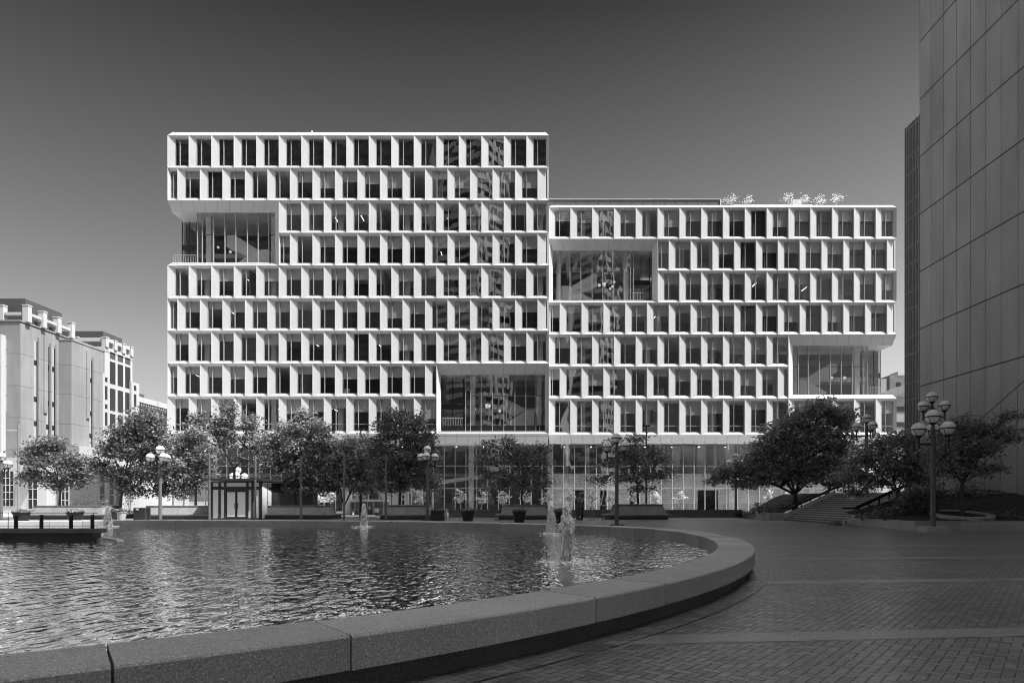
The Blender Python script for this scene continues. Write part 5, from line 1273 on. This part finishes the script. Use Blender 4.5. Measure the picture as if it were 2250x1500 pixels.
# young sunlit trees along the street
GY = 'young pale trees in a row before the lobby glass'
yl = [(712, 'young pale tree past the shaded planter bench'), (727, 'young pale tree close to the bus shelter side wall'), (1012, 'young pale tree at the start of the low wall'), (1058, 'young pale tree before the dark lobby opening'), (1105, 'young pale tree at the corner of the one-tree planter bench'), (1155, 'young pale tree behind the layered tree trunk'), (1204, 'young pale tree just past the one-tree planter bench'), (1254, 'young pale tree above the broad water jet'), (1300, 'young pale tree above the bike racks'), (1346, 'young pale tree next to the rim lamp pole'), (1393, 'young pale tree hidden behind the second layered tree'), (1440, 'young pale tree past the second layered tree trunk'), (1496, 'young pale tree before the open stretch of lobby stone'), (1690, 'young pale tree under the biggest tree'), (1733, 'young pale tree behind the biggest trunk')]
for k, (px, lb_) in enumerate(yl):
    Y = 82.5; r_ = random.Random(k); s = r_.uniform(.85, 1.15)
    bl_ = [(px + r_.uniform(-3, 3), 1082 + r_.uniform(-2, 2), 7 * s, 6 * s), (px - 6 * s, 1094, 6 * s, 5 * s), (px + 6 * s, 1093 + r_.uniform(-3, 3), 7 * s, 6 * s), (px + r_.uniform(-3, 3), 1100, 9 * s, 5 * s)]
    tree('young_tree', lb_, 'young tree', GY, px, Y, 0, .055, [(px, 1107)], bl_, M['leaf_young'], M['bark_pale'], dens=26, per=8, spread=.12, size=.17, aspect=.55)
tree('young_tree', 'taller slender pale tree behind the twin trunks', 'young tree', GY, 922, 82.5, 0, .07, [(922, 1108)], [(922, 1062, 12, 9), (915, 1078, 12, 10), (930, 1085, 14, 10), (920, 1098, 16, 9)], M['leaf_young'], M['bark_pale'], dens=13, per=7, spread=.18, size=.15, aspect=.5)
# roof garden
GR = 'pale small trees in the roof garden'
zr_ = UZ(451, YR + .35)
for k, (px, py, rx, ry, lb_) in enumerate(((1606, 437, 13, 13, 'pale bushy roof tree beside the end of the dark roof screen'), (1643, 440, 9, 9, 'pale narrow roof tree next to the bushy one'), (1731, 435, 14, 14, 'tallest pale roof tree beside the white roof unit'), (1768, 438, 11, 11, 'pale round roof tree past the white roof unit'), (1802, 440, 12, 10, 'pale low wide roof tree near the tower'), (1838, 435, 12, 14, 'pale upright roof tree closest to the tower'))):
    Y = 97.5
    tree('roof_tree', lb_, 'roof tree', GR, px, Y, zr_, .05, [(px, 449)], [(px, py - ry * .35, rx * .6, ry * .55), (px - rx * .45, py + ry * .2, rx * .5, ry * .5), (px + rx * .45, py + ry * .15, rx * .5, ry * .5)], M['leaf_young'], M['bark_pale'], dens=8, per=7, spread=.22, size=.13, aspect=.3)
gr_ = MB()
for k in range(14):
    a = random.uniform(-1, 1); gr_.bar((UX(473, 90), 90, zr - .05), (UX(473, 90) + a * .35, 90 + random.uniform(-.2, .2), zr + random.uniform(.3, .7)), .03, .012)
tag(gr_.build('roof_grass', M['leaf_young'], loc=(UX(473, 90), 90, zr)), 'small tuft of grass on the roof edge of the taller half', 'grass tuft')

def shrub(name, label, cat, group, blobs, Y, leaf, base_z, dens=60, size=.09, per=9, spread=.13):
    c = U(blobs[0][0], blobs[0][1], Y); t = thing(name, (c.x, c.y, base_z), label, cat, group)
    pts, ctr = crown_pts(blobs, Y, dens, per, spread, .9); tb = MB()
    for c_, P in ctr:
        for q in P[:10]: tb.tube([(c_[0] + random.uniform(-.1, .1), c_[1], base_z - .05), tuple(q)], [.02, .006], 4, caps=False)
    tb.build('stem', M['bark'], t); leaf_obj('foliage', pts, size, .45, leaf, t); return t
GS = 'shrubs in the planter beds'
shrub('shrub', 'dark rounded shrub on the corner of the raised planter bed', 'shrub', GS, [(1668, 1112, 16, 9), (1688, 1113, 16, 8), (1655, 1117, 10, 5)], 60, M['leaf_dark'], .6)
shrub('shrub', 'dark shrub beside the far handrail below the biggest tree', 'shrub', GS, [(1720, 1108, 13, 9)], 61, M['leaf_dark'], .7)
shrub('shrub', 'large mid-toned bush filling the bed between the lamp and the short trunk', 'shrub', GS, [(2010, 1085, 30, 24), (2035, 1095, 24, 22), (1990, 1100, 22, 18), (2055, 1080, 18, 24)], 42.5, M['leaf_mid'], .7, dens=80)
shrub('shrub', 'black shaded bush against the foot of the tower wall', 'shrub', GS, [(2120, 1075, 30, 24), (2150, 1090, 26, 18), (2090, 1090, 20, 16)], 47, M['leaf_dark'], 1.2, dens=60)
shrub('shrub', 'low pale grassy plant at the foot of the near handrail', 'shrub', GS, [(1945, 1125, 18, 7), (1965, 1122, 12, 6)], 40.5, M['leaf_sun'], .55, dens=60, size=.11)
shrub('shrub', 'low dark ground plant at the planter wall top', 'shrub', GS, [(1915, 1132, 18, 6), (1895, 1134, 12, 4)], 43, M['leaf_dark'], .5)
shrub('shrub', 'low dark edging plant under the tower wall', 'shrub', GS, [(2195, 1128, 24, 8), (2225, 1136, 18, 6)], 41, M['leaf_mid'], .55)
shrub('shrub', 'sparse twiggy pale plant behind the sunlit bench', 'shrub', GS, [(165, 1098, 14, 12), (190, 1098, 16, 14)], 66, M['leaf_sun'], .5, dens=16, size=.07)
shrub('shrub', 'small leafy plant between the pale pot and the litter bin', 'shrub', GS, [(222, 1102, 12, 9), (285, 1100, 10, 14)], 62, M['leaf_sun'], .5, dens=40)
# mulch litter in the near bed
# ------------------------------------------------------------------ planter pots with flowers
GP = 'round planter pots with flowers around the basin'
def pot(px, Y, rim_py, rim_r_px, mat, label, plant):
    x = UX(px, Y); zr_ = UZ(rim_py, Y); r = rim_r_px * Y / F; t = thing('planter_pot', (x, Y, 0), label, 'planter pot', GP)
    mb = MB(); mb.lathe((x, Y, 0), [(r * .70, 0), (r * .72, .03), (r * .96, zr_ - .07), (r * 1.03, zr_ - .065), (r * 1.03, zr_), (r * .92, zr_), (r * .90, zr_ - .08), (0, zr_ - .08)], 24); mb.build('pot', mat, t)
    n = 420; a = NR.uniform(0, 6.28, n); q = r * 1.02 * np.sqrt(NR.uniform(0, 1, n)); z = zr_ + NR.uniform(-.02, .30, n) * (1.15 - q / r * .6)
    C = np.c_[x + q * np.cos(a), Y + q * np.sin(a), z]; leaf_obj('foliage', C, .085, .5, plant, t)
    C = C[NR.choice(n, 60, replace=False)] + np.array([0, 0, .05]); C[:, 2] = np.minimum(C[:, 2], zr_ + .18); leaf_obj('flower', C, .05, .9, M['leaf_young'], t)
    return t
pot(47, 52, 1126, 17, M['pot'], 'black round pot standing in front of the sunlit bench, by the walkway', M['leaf_mid'])
pot(165, 54, 1125.5, 17, M['pot'], 'black round pot before the shaded end of the sunlit bench', M['leaf_mid'])
pot(249, 57, 1124.5, 9, M['pot'], 'small black pot next to the pale pot', M['leaf_sun'])
pot(267, 56, 1124, 10, M['pot_pale'], 'pale round pot with trailing flowers beside the litter bin', M['leaf_sun'])
pot(1028, 55.5, 1122.6, 15, M['pot'], 'black round pot between the dark box and the one-tree planter bench', M['leaf_mid'])
pot(1141, 52.5, 1123, 15.5, M['pot'], 'black round pot before the middle of the one-tree planter bench', M['leaf_mid'])
pot(1233, 50.5, 1124, 15.5, M['pot'], 'black round pot right behind the two water jets', M['leaf_mid'])
